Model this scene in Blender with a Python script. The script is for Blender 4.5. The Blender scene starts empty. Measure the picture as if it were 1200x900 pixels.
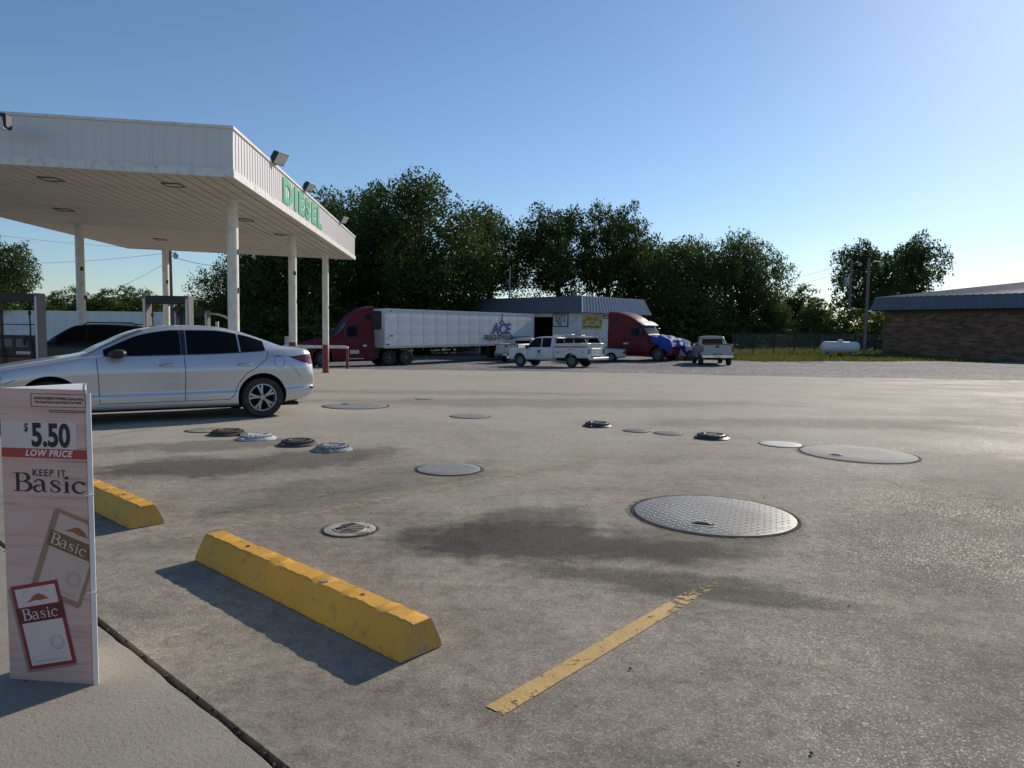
import bpy, bmesh, math, random
import numpy as np
from math import radians, sin, cos, pi, tan, atan2, sqrt
from mathutils import Vector, Matrix

random.seed(7)
rng = np.random.default_rng(7)
S = bpy.context.scene
COL = S.collection

# ------------------------------------------------------------------ camera, sky, sun
FPX, PITCH, ROLL, EYE = 832.0, radians(4.26), radians(0.9), 1.4
_f = Vector((0, cos(PITCH), -sin(PITCH)))
_u0 = Vector((0, sin(PITCH), cos(PITCH)))
_r = Vector((1, 0, 0)) * cos(ROLL) + _u0 * sin(ROLL)
_u = _u0 * cos(ROLL) - Vector((1, 0, 0)) * sin(ROLL)
cam = bpy.data.cameras.new('camera')
cam.sensor_width = 36.0
cam.lens = 36.0 * FPX / 1200.0
cam.clip_start = 0.05
cam.clip_end = 6000
camo = bpy.data.objects.new('camera', cam)
COL.objects.link(camo)
m = Matrix((_r, _u, -_f)).transposed().to_4x4()
m.translation = (0, 0, EYE)
camo.matrix_world = m
S.camera = camo

SUN_EL, SUN_AZ = radians(26.0), radians(39.0)      # azimuth measured from +Y towards +X
W = bpy.data.worlds.new('World')
S.world = W
W.use_nodes = True
wn = W.node_tree
bg = wn.nodes['Background']
sky = wn.nodes.new('ShaderNodeTexSky')
sky.sky_type = 'NISHITA'
sky.sun_disc = False
sky.sun_elevation = SUN_EL
sky.sun_rotation = SUN_AZ
sky.air_density = 1.0
sky.dust_density = 0.2
sky.ozone_density = 4.5
wn.links.new(sky.outputs[0], bg.inputs[0])
bg.inputs[1].default_value = 0.1
sl = bpy.data.lights.new('sun', 'SUN')
sl.energy = 4.2
sl.angle = radians(0.55)
sl.color = (1.0, 0.89, 0.74)
so = bpy.data.objects.new('sun', sl)
COL.objects.link(so)
sdir = Vector((sin(SUN_AZ) * cos(SUN_EL), cos(SUN_AZ) * cos(SUN_EL), sin(SUN_EL)))
so.rotation_euler = sdir.to_track_quat('Z', 'Y').to_euler()
so.location = sdir * 50
S.view_settings.view_transform = 'Standard'
S.view_settings.look = 'None'
S.view_settings.exposure = 0.2
S.view_settings.gamma = 1.0
S.view_settings.use_curve_mapping = False

# ------------------------------------------------------------------ terrain height
def g(x, y):
    t = min(1, max(0, (y - 8) / 44.0))
    a = min(1.25, max(0.25, 0.85 - 0.02 * x))
    return -a * (t * t * (3 - 2 * t))

def ray(px, py):
    return (px - 600) / FPX * _r - (py - 450) / FPX * _u + _f

def ground(px, py, dz=0.0):
    d = ray(px, py)
    t = 1.0
    for _ in range(60):
        p = Vector((0, 0, EYE)) + d * t
        t = (g(p.x, p.y) + dz - EYE) / d.z * 0.7 + t * 0.3
    p = Vector((0, 0, EYE)) + d * t
    return p

def at(px, py, depth):
    return Vector((0, 0, EYE)) + ray(px, py) * depth

# ------------------------------------------------------------------ materials
def newmat(name):
    mt = bpy.data.materials.new(name)
    mt.use_nodes = True
    nt = mt.node_tree
    return mt, nt, nt.nodes['Principled BSDF']

def N(nt, typ, **kw):
    n = nt.nodes.new(typ)
    for k, v in kw.items():
        if k.startswith('i_'):
            n.inputs[k[2:].replace('_', ' ')].default_value = v
        else:
            setattr(n, k, v)
    return n

def ramp(nt, src, stops):
    r = nt.nodes.new('ShaderNodeValToRGB')
    el = r.color_ramp.elements
    while len(el) > 1:
        el.remove(el[0])
    el[0].position = stops[0][0]
    c = stops[0][1]
    el[0].color = (c if isinstance(c, tuple) else (c, c, c)) + (1,)
    for p, c in stops[1:]:
        e = el.new(p)
        e.color = (c if isinstance(c, tuple) else (c, c, c)) + (1,)
    if src is not None:
        nt.links.new(src, r.inputs[0])
    return r.outputs[0]

def mixc(nt, fac, a, b, mode='MIX'):
    n = nt.nodes.new('ShaderNodeMix')
    n.data_type = 'RGBA'
    n.blend_type = mode
    for s, v in ((n.inputs[0], fac), (n.inputs[6], a), (n.inputs[7], b)):
        if isinstance(v, (int, float)):
            s.default_value = v
        elif isinstance(v, tuple):
            s.default_value = v + (1,) if len(v) == 3 else v
        else:
            nt.links.new(v, s)
    return n.outputs[2]

def math_(nt, op, a, b=None, clamp=False):
    n = nt.nodes.new('ShaderNodeMath')
    n.operation = op
    n.use_clamp = clamp
    for i, v in enumerate((a, b)):
        if v is None:
            continue
        if isinstance(v, (int, float)):
            n.inputs[i].default_value = v
        else:
            nt.links.new(v, n.inputs[i])
    return n.outputs[0]

def coords(nt, scale=(1, 1, 1), kind='Object'):
    tc = nt.nodes.new('ShaderNodeTexCoord')
    mp = nt.nodes.new('ShaderNodeMapping')
    mp.inputs['Scale'].default_value = scale
    nt.links.new(tc.outputs[kind], mp.inputs[0])
    return mp.outputs[0]

def noise(nt, vec, scale, detail=4, rough=0.55, dist=0.0):
    n = nt.nodes.new('ShaderNodeTexNoise')
    n.inputs['Scale'].default_value = scale
    n.inputs['Detail'].default_value = detail
    n.inputs['Roughness'].default_value = rough
    n.inputs['Distortion'].default_value = dist
    nt.links.new(vec, n.inputs['Vector'])
    return n.outputs[0]

def bump(nt, h, strength, dist, bsdf):
    b = nt.nodes.new('ShaderNodeBump')
    b.inputs['Strength'].default_value = strength
    b.inputs['Distance'].default_value = dist
    nt.links.new(h, b.inputs['Height'])
    nt.links.new(b.outputs[0], bsdf.inputs['Normal'])

def pm(name, col, rough=0.5, metal=0.0, var=0.15, vscale=6.0, stretch=(1, 1, 1), bmp=0.0, bscale=60.0,
       coat=0.0, dirt=None, dirt_amt=0.5, dscale=3.0, spec=None, rvar=0.0):
    """general procedural surface: colour with noise variation, optional dirt patches and relief"""
    mt, nt, b = newmat(name)
    v = coords(nt, stretch)
    n1 = noise(nt, v, vscale, 5, 0.6)
    lo = tuple(max(0, c * (1 - var)) for c in col)
    hi = tuple(min(1, c * (1 + var)) for c in col)
    c = ramp(nt, n1, [(0.3, lo), (0.7, hi)])
    if dirt:
        n2 = noise(nt, v, dscale, 6, 0.65)
        msk = ramp(nt, n2, [(0.50, 0.0), (0.66, dirt_amt)])
        c = mixc(nt, msk, c, dirt)
    nt.links.new(c, b.inputs['Base Color'])
    b.inputs['Roughness'].default_value = rough
    if rvar:
        rr = ramp(nt, noise(nt, v, vscale * 2.3, 4), [(0.3, max(0.02, rough - rvar)), (0.7, min(1, rough + rvar))])
        nt.links.new(rr, b.inputs['Roughness'])
    b.inputs['Metallic'].default_value = metal
    b.inputs['Coat Weight'].default_value = coat
    b.inputs['Coat Roughness'].default_value = 0.05
    if spec is not None:
        b.inputs['Specular IOR Level'].default_value = spec
    if bmp:
        bump(nt, noise(nt, v, bscale, 4, 0.6), bmp, 0.01, b)
    return mt

M = {}
M['white_paint'] = pm('white_paint', (0.72, 0.71, 0.69), 0.45, var=0.06, vscale=3, dirt=(0.42, 0.38, 0.33), dirt_amt=0.45, dscale=2.2)
M['fascia'] = pm('fascia', (0.66, 0.63, 0.63), 0.42, var=0.05, vscale=2.0, stretch=(1, 1, 0.15), dirt=(0.5, 0.47, 0.43), dirt_amt=0.3, dscale=3)
M['trim_white'] = pm('trim_white', (0.68, 0.67, 0.66), 0.45, var=0.06, vscale=5, dirt=(0.35, 0.27, 0.2), dirt_amt=0.5, dscale=7)
M['soffit'] = pm('soffit', (0.52, 0.49, 0.44), 0.5, var=0.16, vscale=1.1, stretch=(1, 0.25, 1), dirt=(0.42, 0.36, 0.28), dirt_amt=0.35, dscale=2.5)
M['dark_gap'] = pm('dark_gap', (0.02, 0.02, 0.02), 0.9)
M['column_white'] = pm('column_white', (0.70, 0.68, 0.63), 0.5, var=0.06, vscale=4, dirt=(0.3, 0.25, 0.2), dirt_amt=0.4, dscale=2.9)
M['post_red'] = pm('post_red', (0.22, 0.03, 0.045), 0.5, var=0.2, vscale=9, dirt=(0.25, 0.15, 0.12), dirt_amt=0.3, dscale=8)
M['green_letter'] = pm('green_letter', (0.02, 0.33, 0.16), 0.5, var=0.12)
M['sign_backing'] = pm('sign_backing', (0.72, 0.73, 0.70), 0.5, var=0.05)
M['black_plastic'] = pm('black_plastic', (0.015, 0.015, 0.017), 0.5, var=0.3, bmp=0.1)
M['black_rubber'] = pm('black_rubber', (0.018, 0.018, 0.018), 0.75, var=0.3, vscale=20, dirt=(0.09, 0.08, 0.07), dirt_amt=0.35, dscale=9)
M['well'] = pm('well', (0.008, 0.008, 0.008), 0.95)
M['glass_lamp'] = pm('glass_lamp', (0.55, 0.56, 0.5), 0.15, var=0.1, spec=0.8)
M['grey_metal'] = pm('grey_metal', (0.13, 0.133, 0.142), 0.45, var=0.1, vscale=5, stretch=(1, 1, .3))
M['light_metal'] = pm('light_metal', (0.48, 0.49, 0.50), 0.4, metal=0.3, var=0.1, vscale=5)
M['galv'] = pm('galv', (0.36, 0.37, 0.38), 0.45, metal=0.5, var=0.2, vscale=4)
M['pump_red'] = pm('pump_red', (0.12, 0.02, 0.02), 0.4, var=0.2)
M['pump_screen'] = pm('pump_screen', (0.09, 0.09, 0.085), 0.25, var=0.25, vscale=10)
M['pink_label'] = pm('pink_label', (0.55, 0.38, 0.37), 0.5, var=0.08)
M['silver_paint'] = pm('silver_paint', (0.60, 0.61, 0.63), 0.32, metal=0.55, var=0.03, vscale=3, coat=0.7)
M['tint_glass'] = pm('tint_glass', (0.005, 0.006, 0.008), 0.06, var=0.1, spec=0.14)
M['clear_glass'] = pm('clear_glass', (0.05, 0.062, 0.072), 0.06, var=0.2, spec=0.5)
M['screen_glass'] = pm('screen_glass', (0.16, 0.14, 0.105), 0.12, var=0.15, vscale=2, spec=0.8)
M['chrome'] = pm('chrome', (0.62, 0.62, 0.63), 0.18, metal=1.0, var=0.05)
M['rim_alloy'] = pm('rim_alloy', (0.42, 0.42, 0.43), 0.32, metal=0.7, var=0.1)
M['rim_steel'] = pm('rim_steel', (0.17, 0.17, 0.17), 0.5, metal=0.4, var=0.2, dirt=(0.08, 0.07, 0.06), dirt_amt=0.6, dscale=6)
M['tail_red'] = pm('tail_red', (0.10, 0.006, 0.010), 0.12, var=0.2, coat=0.6)
M['tail_red_lit'] = pm('tail_red_lit', (0.35, 0.02, 0.02), 0.2, var=0.2, coat=0.6)
M['head_lamp'] = pm('head_lamp', (0.5, 0.52, 0.54), 0.12, metal=0.4, var=0.25, vscale=12, coat=0.6)
M['black_paint'] = pm('black_paint', (0.006, 0.006, 0.007), 0.3, var=0.2, coat=0.15, spec=.3)
M['truck_red'] = pm('truck_red', (0.125, 0.006, 0.012), 0.45, var=0.12, vscale=2, coat=0.0, spec=.25, dirt=(0.12, 0.02, 0.025), dirt_amt=0.35, dscale=1.6)
M['truck_white'] = pm('truck_white', (0.62, 0.62, 0.62), 0.35, var=0.05, vscale=2, coat=0.3, dirt=(0.4, 0.37, 0.33), dirt_amt=0.4, dscale=2.5)
M['old_white'] = pm('old_white', (0.52, 0.50, 0.46), 0.5, var=0.1, vscale=2, dirt=(0.33, 0.29, 0.24), dirt_amt=0.5, dscale=2.5)
M['pickup_grey'] = pm('pickup_grey', (0.36, 0.35, 0.34), 0.4, metal=0.2, var=0.05, coat=0.3)
M['trailer_white'] = pm('trailer_white', (0.60, 0.63, 0.66), 0.27, var=0.06, vscale=0.8, stretch=(1, 1, 4), dirt=(0.42, 0.42, 0.42), dirt_amt=0.35, dscale=1.2)
M['trailer_metal'] = pm('trailer_metal', (0.42, 0.44, 0.46), 0.35, metal=0.5, var=0.12)
M['letter_blue'] = pm('letter_blue', (0.015, 0.055, 0.17), 0.4, var=0.1)
M['letter_black'] = pm('letter_black', (0.015, 0.014, 0.014), 0.6, var=0.2)
M['letter_grey'] = pm('letter_grey', (0.30, 0.30, 0.31), 0.7, var=0.2)
M['letter_white'] = pm('letter_white', (0.75, 0.72, 0.70), 0.5, var=0.05)
M['letter_red'] = pm('letter_red', (0.42, 0.04, 0.03), 0.5, var=0.1)
M['stripe_red'] = pm('stripe_red', (0.34, 0.04, 0.05), 0.5, var=0.2, vscale=12)
M['banner_yellow'] = pm('banner_yellow', (0.58, 0.53, 0.17), 0.5, var=0.12)
M['banner_green'] = pm('banner_green', (0.02, 0.13, 0.05), 0.5, var=0.1)
M['chassis'] = pm('chassis', (0.02, 0.02, 0.02), 0.8, var=0.4, vscale=8, dirt=(0.08, 0.07, 0.06), dirt_amt=0.5)
M['tank_white'] = pm('tank_white', (0.66, 0.66, 0.64), 0.45, var=0.05, dirt=(0.42, 0.38, 0.33), dirt_amt=0.4, dscale=2.5)
M['wood_pole'] = pm('wood_pole', (0.17, 0.145, 0.125), 0.85, var=0.25, vscale=5, stretch=(6, 6, .4), bmp=0.5, bscale=10)
M['wire'] = pm('wire', (0.03, 0.03, 0.03), 0.7)
M['iron_rust'] = pm('iron_rust', (0.10, 0.065, 0.05), 0.6, metal=0.3, var=0.4, vscale=18, bmp=0.3, bscale=60)
M['iron_dark'] = pm('iron_dark', (0.055, 0.05, 0.048), 0.5, metal=0.4, var=0.35, vscale=18, bmp=0.3, bscale=60)
M['iron_brown'] = pm('iron_brown', (0.07, 0.055, 0.048), 0.55, metal=0.3, var=0.35, vscale=18, bmp=0.3, bscale=60)
M['iron_white'] = pm('iron_white', (0.50, 0.49, 0.47), 0.55, var=0.25, vscale=14, dirt=(0.10, 0.09, 0.08), dirt_amt=0.7, dscale=16, bmp=0.3)
M['iron_grey'] = pm('iron_grey', (0.30, 0.30, 0.30), 0.5, metal=0.2, var=0.3, vscale=14, dirt=(0.07, 0.065, 0.06), dirt_amt=0.7, dscale=16, bmp=0.3)
M['plate_steel'] = pm('plate_steel', (0.225, 0.225, 0.215), 0.55, metal=0.1, var=0.15, vscale=3, dirt=(0.15, 0.145, 0.14), dirt_amt=0.6, dscale=2.6, bmp=0.12, bscale=90, rvar=0.1, spec=.25)
M['plate_composite'] = pm('plate_composite', (0.31, 0.305, 0.28), 0.9, var=0.10, vscale=3, dirt=(0.33, 0.32, 0.3), dirt_amt=0.4, dscale=4, bmp=0.1, bscale=120)
M['cover_grey'] = pm('cover_grey', (0.25, 0.245, 0.225), 0.6, metal=0.05, var=0.2, vscale=6, dirt=(0.12, 0.11, 0.1), dirt_amt=0.5, dscale=7, bmp=0.2, bscale=80)
M['cover_ring'] = pm('cover_ring', (0.035, 0.033, 0.03), 0.9, var=0.3, spec=.1)
M['cover_dark'] = pm('cover_dark', (0.11, 0.105, 0.10), 0.55, metal=0.3, var=0.25, vscale=9, bmp=0.3, bscale=80)
M['cover_pale'] = pm('cover_pale', (0.36, 0.365, 0.36), 0.65, metal=0.05, var=0.12, vscale=7, bmp=0.1)
M['worn_paint'] = pm('worn_paint', (0.42, 0.37, 0.29), 0.65, var=0.2, vscale=9, dirt=(0.06, 0.05, 0.042), dirt_amt=1.0, dscale=9, bmp=0.3)
M['tarp_blue'] = pm('tarp_blue', (0.012, 0.055, 0.30), 0.75, var=0.2, vscale=6, bmp=0.5, bscale=14)
M['bark'] = pm('bark', (0.055, 0.042, 0.034), 0.95, var=0.3, vscale=6, stretch=(3, 3, .6), bmp=0.7, bscale=9)
M['roof_panel'] = pm('roof_panel', (0.27, 0.285, 0.31), 0.38, metal=0.45, var=0.12, vscale=1.5, stretch=(1, 1, .2), dirt=(0.2, 0.19, 0.18), dirt_amt=0.4, dscale=1.4)
M['roof_blue'] = pm('roof_blue', (0.10, 0.125, 0.155), 0.45, metal=0.1, var=0.1, vscale=1.2)
M['roof_shaded'] = pm('roof_shaded', (0.10, 0.113, 0.14), 0.5, var=0.1, vscale=1.5)  # darker copy of the roof metal, shade painted into its colour
M['roof_top'] = pm('roof_top', (0.10, 0.135, 0.18), 0.75, metal=0.0, var=0.12, vscale=1.0, dirt=(0.16, 0.18, 0.2), dirt_amt=0.4, dscale=.9, spec=.2)
M['wall_block'] = pm('wall_block', (0.74, 0.75, 0.74), 0.75, var=0.06, vscale=1.5, dirt=(0.36, 0.35, 0.33), dirt_amt=0.45, dscale=1.1, bmp=0.1)
M['debris'] = pm('debris', (0.05, 0.042, 0.034), 0.9, var=0.5)
M['pebble'] = pm('pebble', (0.26, 0.25, 0.23), 0.8, var=0.35, vscale=40)

def mat_concrete():
    mt, nt, b = newmat('concrete')
    v = coords(nt)
    L = nt.links
    base = ramp(nt, noise(nt, v, 0.22, 6, 0.6), [(0.3, (0.240, 0.214, 0.172)), (0.7, (0.352, 0.318, 0.260))])
    mott = ramp(nt, noise(nt, v, 1.7, 8, 0.72), [(0.28, 0.66), (0.5, 0.98), (0.74, 1.18)])
    c = mixc(nt, 1.0, base, mott, 'MULTIPLY')
    mott2 = ramp(nt, noise(nt, v, 11, 6, 0.75), [(0.28, 0.62), (0.5, 1.0), (0.75, 1.25)])
    c = mixc(nt, 1.0, c, mott2, 'MULTIPLY')
    tyre = nt.nodes.new('ShaderNodeMapping')
    tyre.inputs['Rotation'].default_value = (0, 0, 0.35)
    tyre.inputs['Scale'].default_value = (0.18, 2.2, 1)
    L.new(v, tyre.inputs[0])
    streak = ramp(nt, noise(nt, tyre.outputs[0], 1.0, 6, 0.65), [(0.34, 0.80), (0.52, 1.0), (0.7, 1.06)])
    c = mixc(nt, 0.7, c, mixc(nt, 1.0, c, streak, 'MULTIPLY'))
    # paler, dusty tone further out: grazing-light brightening painted into the colour
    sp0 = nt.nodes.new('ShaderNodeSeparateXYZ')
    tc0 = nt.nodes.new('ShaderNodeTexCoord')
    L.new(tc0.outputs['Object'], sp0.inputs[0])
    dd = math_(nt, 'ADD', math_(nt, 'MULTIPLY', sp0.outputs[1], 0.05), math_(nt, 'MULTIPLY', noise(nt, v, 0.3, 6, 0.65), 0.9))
    far_brightening = ramp(nt, dd, [(0.70, 0.0), (1.5, 0.62)])
    c = mixc(nt, far_brightening, c, (0.44, 0.41, 0.35))
    # salt-and-pepper aggregate
    vo = nt.nodes.new('ShaderNodeTexVoronoi')
    vo.inputs['Scale'].default_value = 150
    L.new(v, vo.inputs['Vector'])
    agg = ramp(nt, vo.outputs['Color'], [(0.0, 0.45), (0.35, 0.90), (0.7, 1.08), (1.0, 2.0)])
    aggm = ramp(nt, noise(nt, v, 0.35, 4), [(0.36, 0.25), (0.62, 0.85)])
    c = mixc(nt, aggm, c, mixc(nt, 1.0, c, agg, 'MULTIPLY'))
    # fine pores
    pores = ramp(nt, noise(nt, v, 48, 3, 0.7), [(0.30, 0.55), (0.42, 1.0)])
    c = mixc(nt, 0.7, c, mixc(nt, 1.0, c, pores, 'MULTIPLY'))
    # stains with their own shapes (centre, radii, angle, strength)
    wob = noise(nt, v, 1.3, 5, 0.6)
    wob2 = noise(nt, v, 5.0, 4, 0.6)
    sep = nt.nodes.new('ShaderNodeSeparateXYZ')
    tc = nt.nodes.new('ShaderNodeTexCoord')
    L.new(tc.outputs['Object'], sep.inputs[0])
    X, Y = sep.outputs[0], sep.outputs[1]
    stains = [(-0.05, 4.80, 0.75, 0.42, 0.25, 0.62), (0.45, 4.55, 1.15, 0.30, -0.12, 0.60), (0.05, 5.15, .6, .35, .6, .45),
              (1.25, 3.72, 0.62, 0.13, -0.25, 0.50), (0.75, 3.98, 0.7, 0.16, -.2, .45), (1.35, 4.75, .8, .3, .3, .35),
              (-3.2, 6.9, 0.8, 0.55, 0.2, 0.52), (-2.2, 7.5, 1.0, 0.5, 0.7, 0.42), (-1.75, 7.75, .28, .14, 0, .4),
              (-3.6, 8.3, 1.1, 0.4, 0.4, 0.35), (3.4, 5.0, 1.5, 0.8, 0.6, 0.28), (2.6, 3.0, .9, .35, .5, .22),
              (-1.3, 6.3, 1.4, .5, .8, .25), (1.0, 14.5, 5.0, 1.0, .1, .22), (5.5, 11.5, 3.5, .7, .1, .25), (-2, 17, 4, .8, 0, .2)]
    tot = None
    for (cx, cy, rx, ry, a, s) in stains:
        dx = math_(nt, 'SUBTRACT', X, cx)
        dy = math_(nt, 'SUBTRACT', Y, cy)
        u = math_(nt, 'DIVIDE', math_(nt, 'ADD', math_(nt, 'MULTIPLY', dx, cos(a)), math_(nt, 'MULTIPLY', dy, sin(a))), rx)
        w = math_(nt, 'DIVIDE', math_(nt, 'SUBTRACT', math_(nt, 'MULTIPLY', dy, cos(a)), math_(nt, 'MULTIPLY', dx, sin(a))), ry)
        r2 = math_(nt, 'SQRT', math_(nt, 'ADD', math_(nt, 'MULTIPLY', u, u), math_(nt, 'MULTIPLY', w, w)))
        r2 = math_(nt, 'ADD', r2, math_(nt, 'MULTIPLY', math_(nt, 'SUBTRACT', wob, 0.5), 1.9))
        r2 = math_(nt, 'ADD', r2, math_(nt, 'MULTIPLY', math_(nt, 'SUBTRACT', wob2, 0.5), 1.2))
        mk = math_(nt, 'MULTIPLY', math_(nt, 'MULTIPLY', math_(nt, 'SUBTRACT', 1.3, r2, True), 1.7, True), min(.92, s * 1.3))
        tot = mk if tot is None else math_(nt, 'MAXIMUM', tot, mk)
    c = mixc(nt, tot, c, (0.04, 0.037, 0.033))
    # rust dots and pale scuffs
    dots = ramp(nt, noise(nt, v, 3.2, 2, 0.4), [(0.74, 0.0), (0.80, 0.35)])
    c = mixc(nt, dots, c, (0.30, 0.16, 0.09))
    gum = nt.nodes.new('ShaderNodeTexVoronoi')
    gum.inputs['Scale'].default_value = 1.15
    L.new(v, gum.inputs['Vector'])
    gum2 = nt.nodes.new('ShaderNodeTexVoronoi')
    gum2.inputs['Scale'].default_value = 4.3
    L.new(v, gum2.inputs['Vector'])
    gm2 = ramp(nt, gum2.outputs['Distance'], [(0.02, 0.7), (0.05, 0.0)])
    c = mixc(nt, gm2, c, (0.06, 0.055, 0.048))
    gm = ramp(nt, gum.outputs['Distance'], [(0.018, 0.75), (0.032, 0.0)])
    c = mixc(nt, gm, c, (0.05, 0.047, 0.043))
    L.new(c, b.inputs['Base Color'])
    rr = ramp(nt, vo.outputs['Color'], [(0.0, 0.95), (0.62, 0.85), (0.9, 0.3)])
    rr = mixc(nt, ramp(nt, noise(nt, v, 0.5, 3), [(0.35, 0.3), (0.65, 1.0)]), (0.92, 0.92, 0.92), rr)
    b.inputs['Specular IOR Level'].default_value = 0.09
    L.new(rr, b.inputs['Roughness'])
    h = mixc(nt, 0.4, noise(nt, v, 60, 4, 0.7), vo.outputs['Color'])
    h2 = mixc(nt, 0.5, h, noise(nt, v, 7, 4, 0.6))
    bump(nt, h2, 0.75, 0.014, b)
    return mt
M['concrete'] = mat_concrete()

def mat_walk():
    mt, nt, b = newmat('walk_concrete')
    v = coords(nt)
    c = ramp(nt, noise(nt, v, 0.8, 7, 0.65), [(0.3, (0.225, 0.203, 0.163)), (0.7, (0.335, 0.303, 0.248))])
    pores = ramp(nt, noise(nt, v, 60, 3, 0.7), [(0.30, 0.6), (0.44, 1.0)])
    c = mixc(nt, 0.8, c, mixc(nt, 1.0, c, pores, 'MULTIPLY'))
    st = ramp(nt, noise(nt, v, 2.2, 5, 0.6), [(0.60, 0.0), (0.75, 0.5)])
    c = mixc(nt, st, c, (0.10, 0.092, 0.08))
    nt.links.new(c, b.inputs['Base Color'])
    b.inputs['Roughness'].default_value = 0.85
    bump(nt, noise(nt, v, 70, 4, 0.7), 0.45, 0.01, b)
    return mt
M['walk'] = mat_walk()

def mat_gravel():
    mt, nt, b = newmat('gravel')
    v = coords(nt)
    vo = nt.nodes.new('ShaderNodeTexVoronoi')
    vo.inputs['Scale'].default_value = 9
    nt.links.new(v, vo.inputs['Vector'])
    vo2 = nt.nodes.new('ShaderNodeTexVoronoi')
    vo2.inputs['Scale'].default_value = 3.1
    nt.links.new(v, vo2.inputs['Vector'])
    c1 = ramp(nt, vo.outputs['Color'], [(0.1, (0.07, 0.07, 0.072)), (0.5, (0.155, 0.155, 0.158)), (0.9, (0.31, 0.31, 0.31))])
    c2 = ramp(nt, vo2.outputs['Color'], [(0.1, 0.7), (0.9, 1.25)])
    c = mixc(nt, 1.0, c1, c2, 'MULTIPLY')
    p = ramp(nt, noise(nt, v, 0.15, 5, 0.6), [(0.35, 0.72), (0.65, 1.15)])
    c = mixc(nt, 1.0, c, p, 'MULTIPLY')
    nt.links.new(c, b.inputs['Base Color'])
    b.inputs['Roughness'].default_value = 0.9
    bump(nt, mixc(nt, 0.5, vo.outputs['Distance'], vo2.outputs['Distance']), 1.0, 0.12, b)
    return mt
M['gravel'] = mat_gravel()

def mat_field():
    mt, nt, b = newmat('field_grass')
    v = coords(nt)
    c = ramp(nt, noise(nt, v, 0.12, 7, 0.65), [(0.3, (0.085, 0.095, 0.035)), (0.55, (0.135, 0.142, 0.06)), (0.75, (0.20, 0.19, 0.09))])
    f = ramp(nt, noise(nt, v, 6, 5, 0.7), [(0.3, 0.55), (0.7, 1.25)])
    c = mixc(nt, 1.0, c, f, 'MULTIPLY')
    nt.links.new(c, b.inputs['Base Color'])
    b.inputs['Roughness'].default_value = 0.95
    bump(nt, noise(nt, v, 9, 5, 0.7), 1.0, 0.2, b)
    return mt
M['field'] = mat_field()

def mat_leaf(name, a, bb, trans=0.35):
    mt, nt, b = newmat(name)
    v = coords(nt)
    n1 = noise(nt, v, 0.55, 3, 0.6)
    n2 = noise(nt, v, 5.0, 2, 0.6)
    c = ramp(nt, mixc(nt, 0.3, n1, n2), [(0.32, a), (0.68, bb)])
    out = nt.nodes['Material Output']
    nt.links.new(c, b.inputs['Base Color'])
    b.inputs['Roughness'].default_value = 0.65
    b.inputs['Specular IOR Level'].default_value = 0.15
    tr = nt.nodes.new('ShaderNodeBsdfTranslucent')
    tcx = mixc(nt, 1.0, c, (1.0, 1.15, 0.45), 'MULTIPLY')
    nt.links.new(tcx, tr.inputs[0])
    mx = nt.nodes.new('ShaderNodeMixShader')
    mx.inputs[0].default_value = trans
    nt.links.new(b.outputs[0], mx.inputs[1])
    nt.links.new(tr.outputs[0], mx.inputs[2])
    nt.links.new(mx.outputs[0], out.inputs[0])
    return mt
M['leaf_dark'] = mat_leaf('leaf_dark', (0.034, 0.055, 0.016), (0.072, 0.108, 0.032), .28)
M['leaf_mid'] = mat_leaf('leaf_mid', (0.046, 0.072, 0.021), (0.095, 0.132, 0.042), .32)
M['leaf_grass'] = mat_leaf('leaf_grass', (0.085, 0.092, 0.038), (0.16, 0.158, 0.07), .4)

def mat_yellow(name, col, wear, wearcol, thr):
    mt, nt, b = newmat(name)
    v = coords(nt)
    c = ramp(nt, noise(nt, v, 3, 6, 0.65), [(0.3, tuple(x * 0.82 for x in col)), (0.7, col)])
    w = ramp(nt, noise(nt, v, 24, 5, 0.75), [(thr, 0.0), (thr + 0.07, wear)])
    c = mixc(nt, w, c, wearcol)
    ge = nt.nodes.new('ShaderNodeNewGeometry')
    ed = ramp(nt, math_(nt, 'ADD', ge.outputs['Pointiness'], math_(nt, 'MULTIPLY', math_(nt, 'SUBTRACT', noise(nt, v, 30, 5, 0.75), 0.5), 0.35)), [(0.575, 0.0), (0.63, 0.8)])
    c = mixc(nt, ed, c, (0.34, 0.28, 0.19))
    sm = ramp(nt, noise(nt, v, 6, 5, 0.7), [(0.55, 0.0), (0.8, 0.6)])
    c = mixc(nt, sm, c, tuple(x * 0.35 for x in col))
    nt.links.new(c, b.inputs['Base Color'])
    b.inputs['Roughness'].default_value = 0.6
    bump(nt, mixc(nt, .5, noise(nt, v, 90, 4, 0.7), noise(nt, v, 18, 4, .7)), 0.5, 0.012, b)
    return mt
M['stop_yellow'] = mat_yellow('stop_yellow', (0.70, 0.36, 0.03), 0.8, (0.27, 0.215, 0.14), 0.57)

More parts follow.
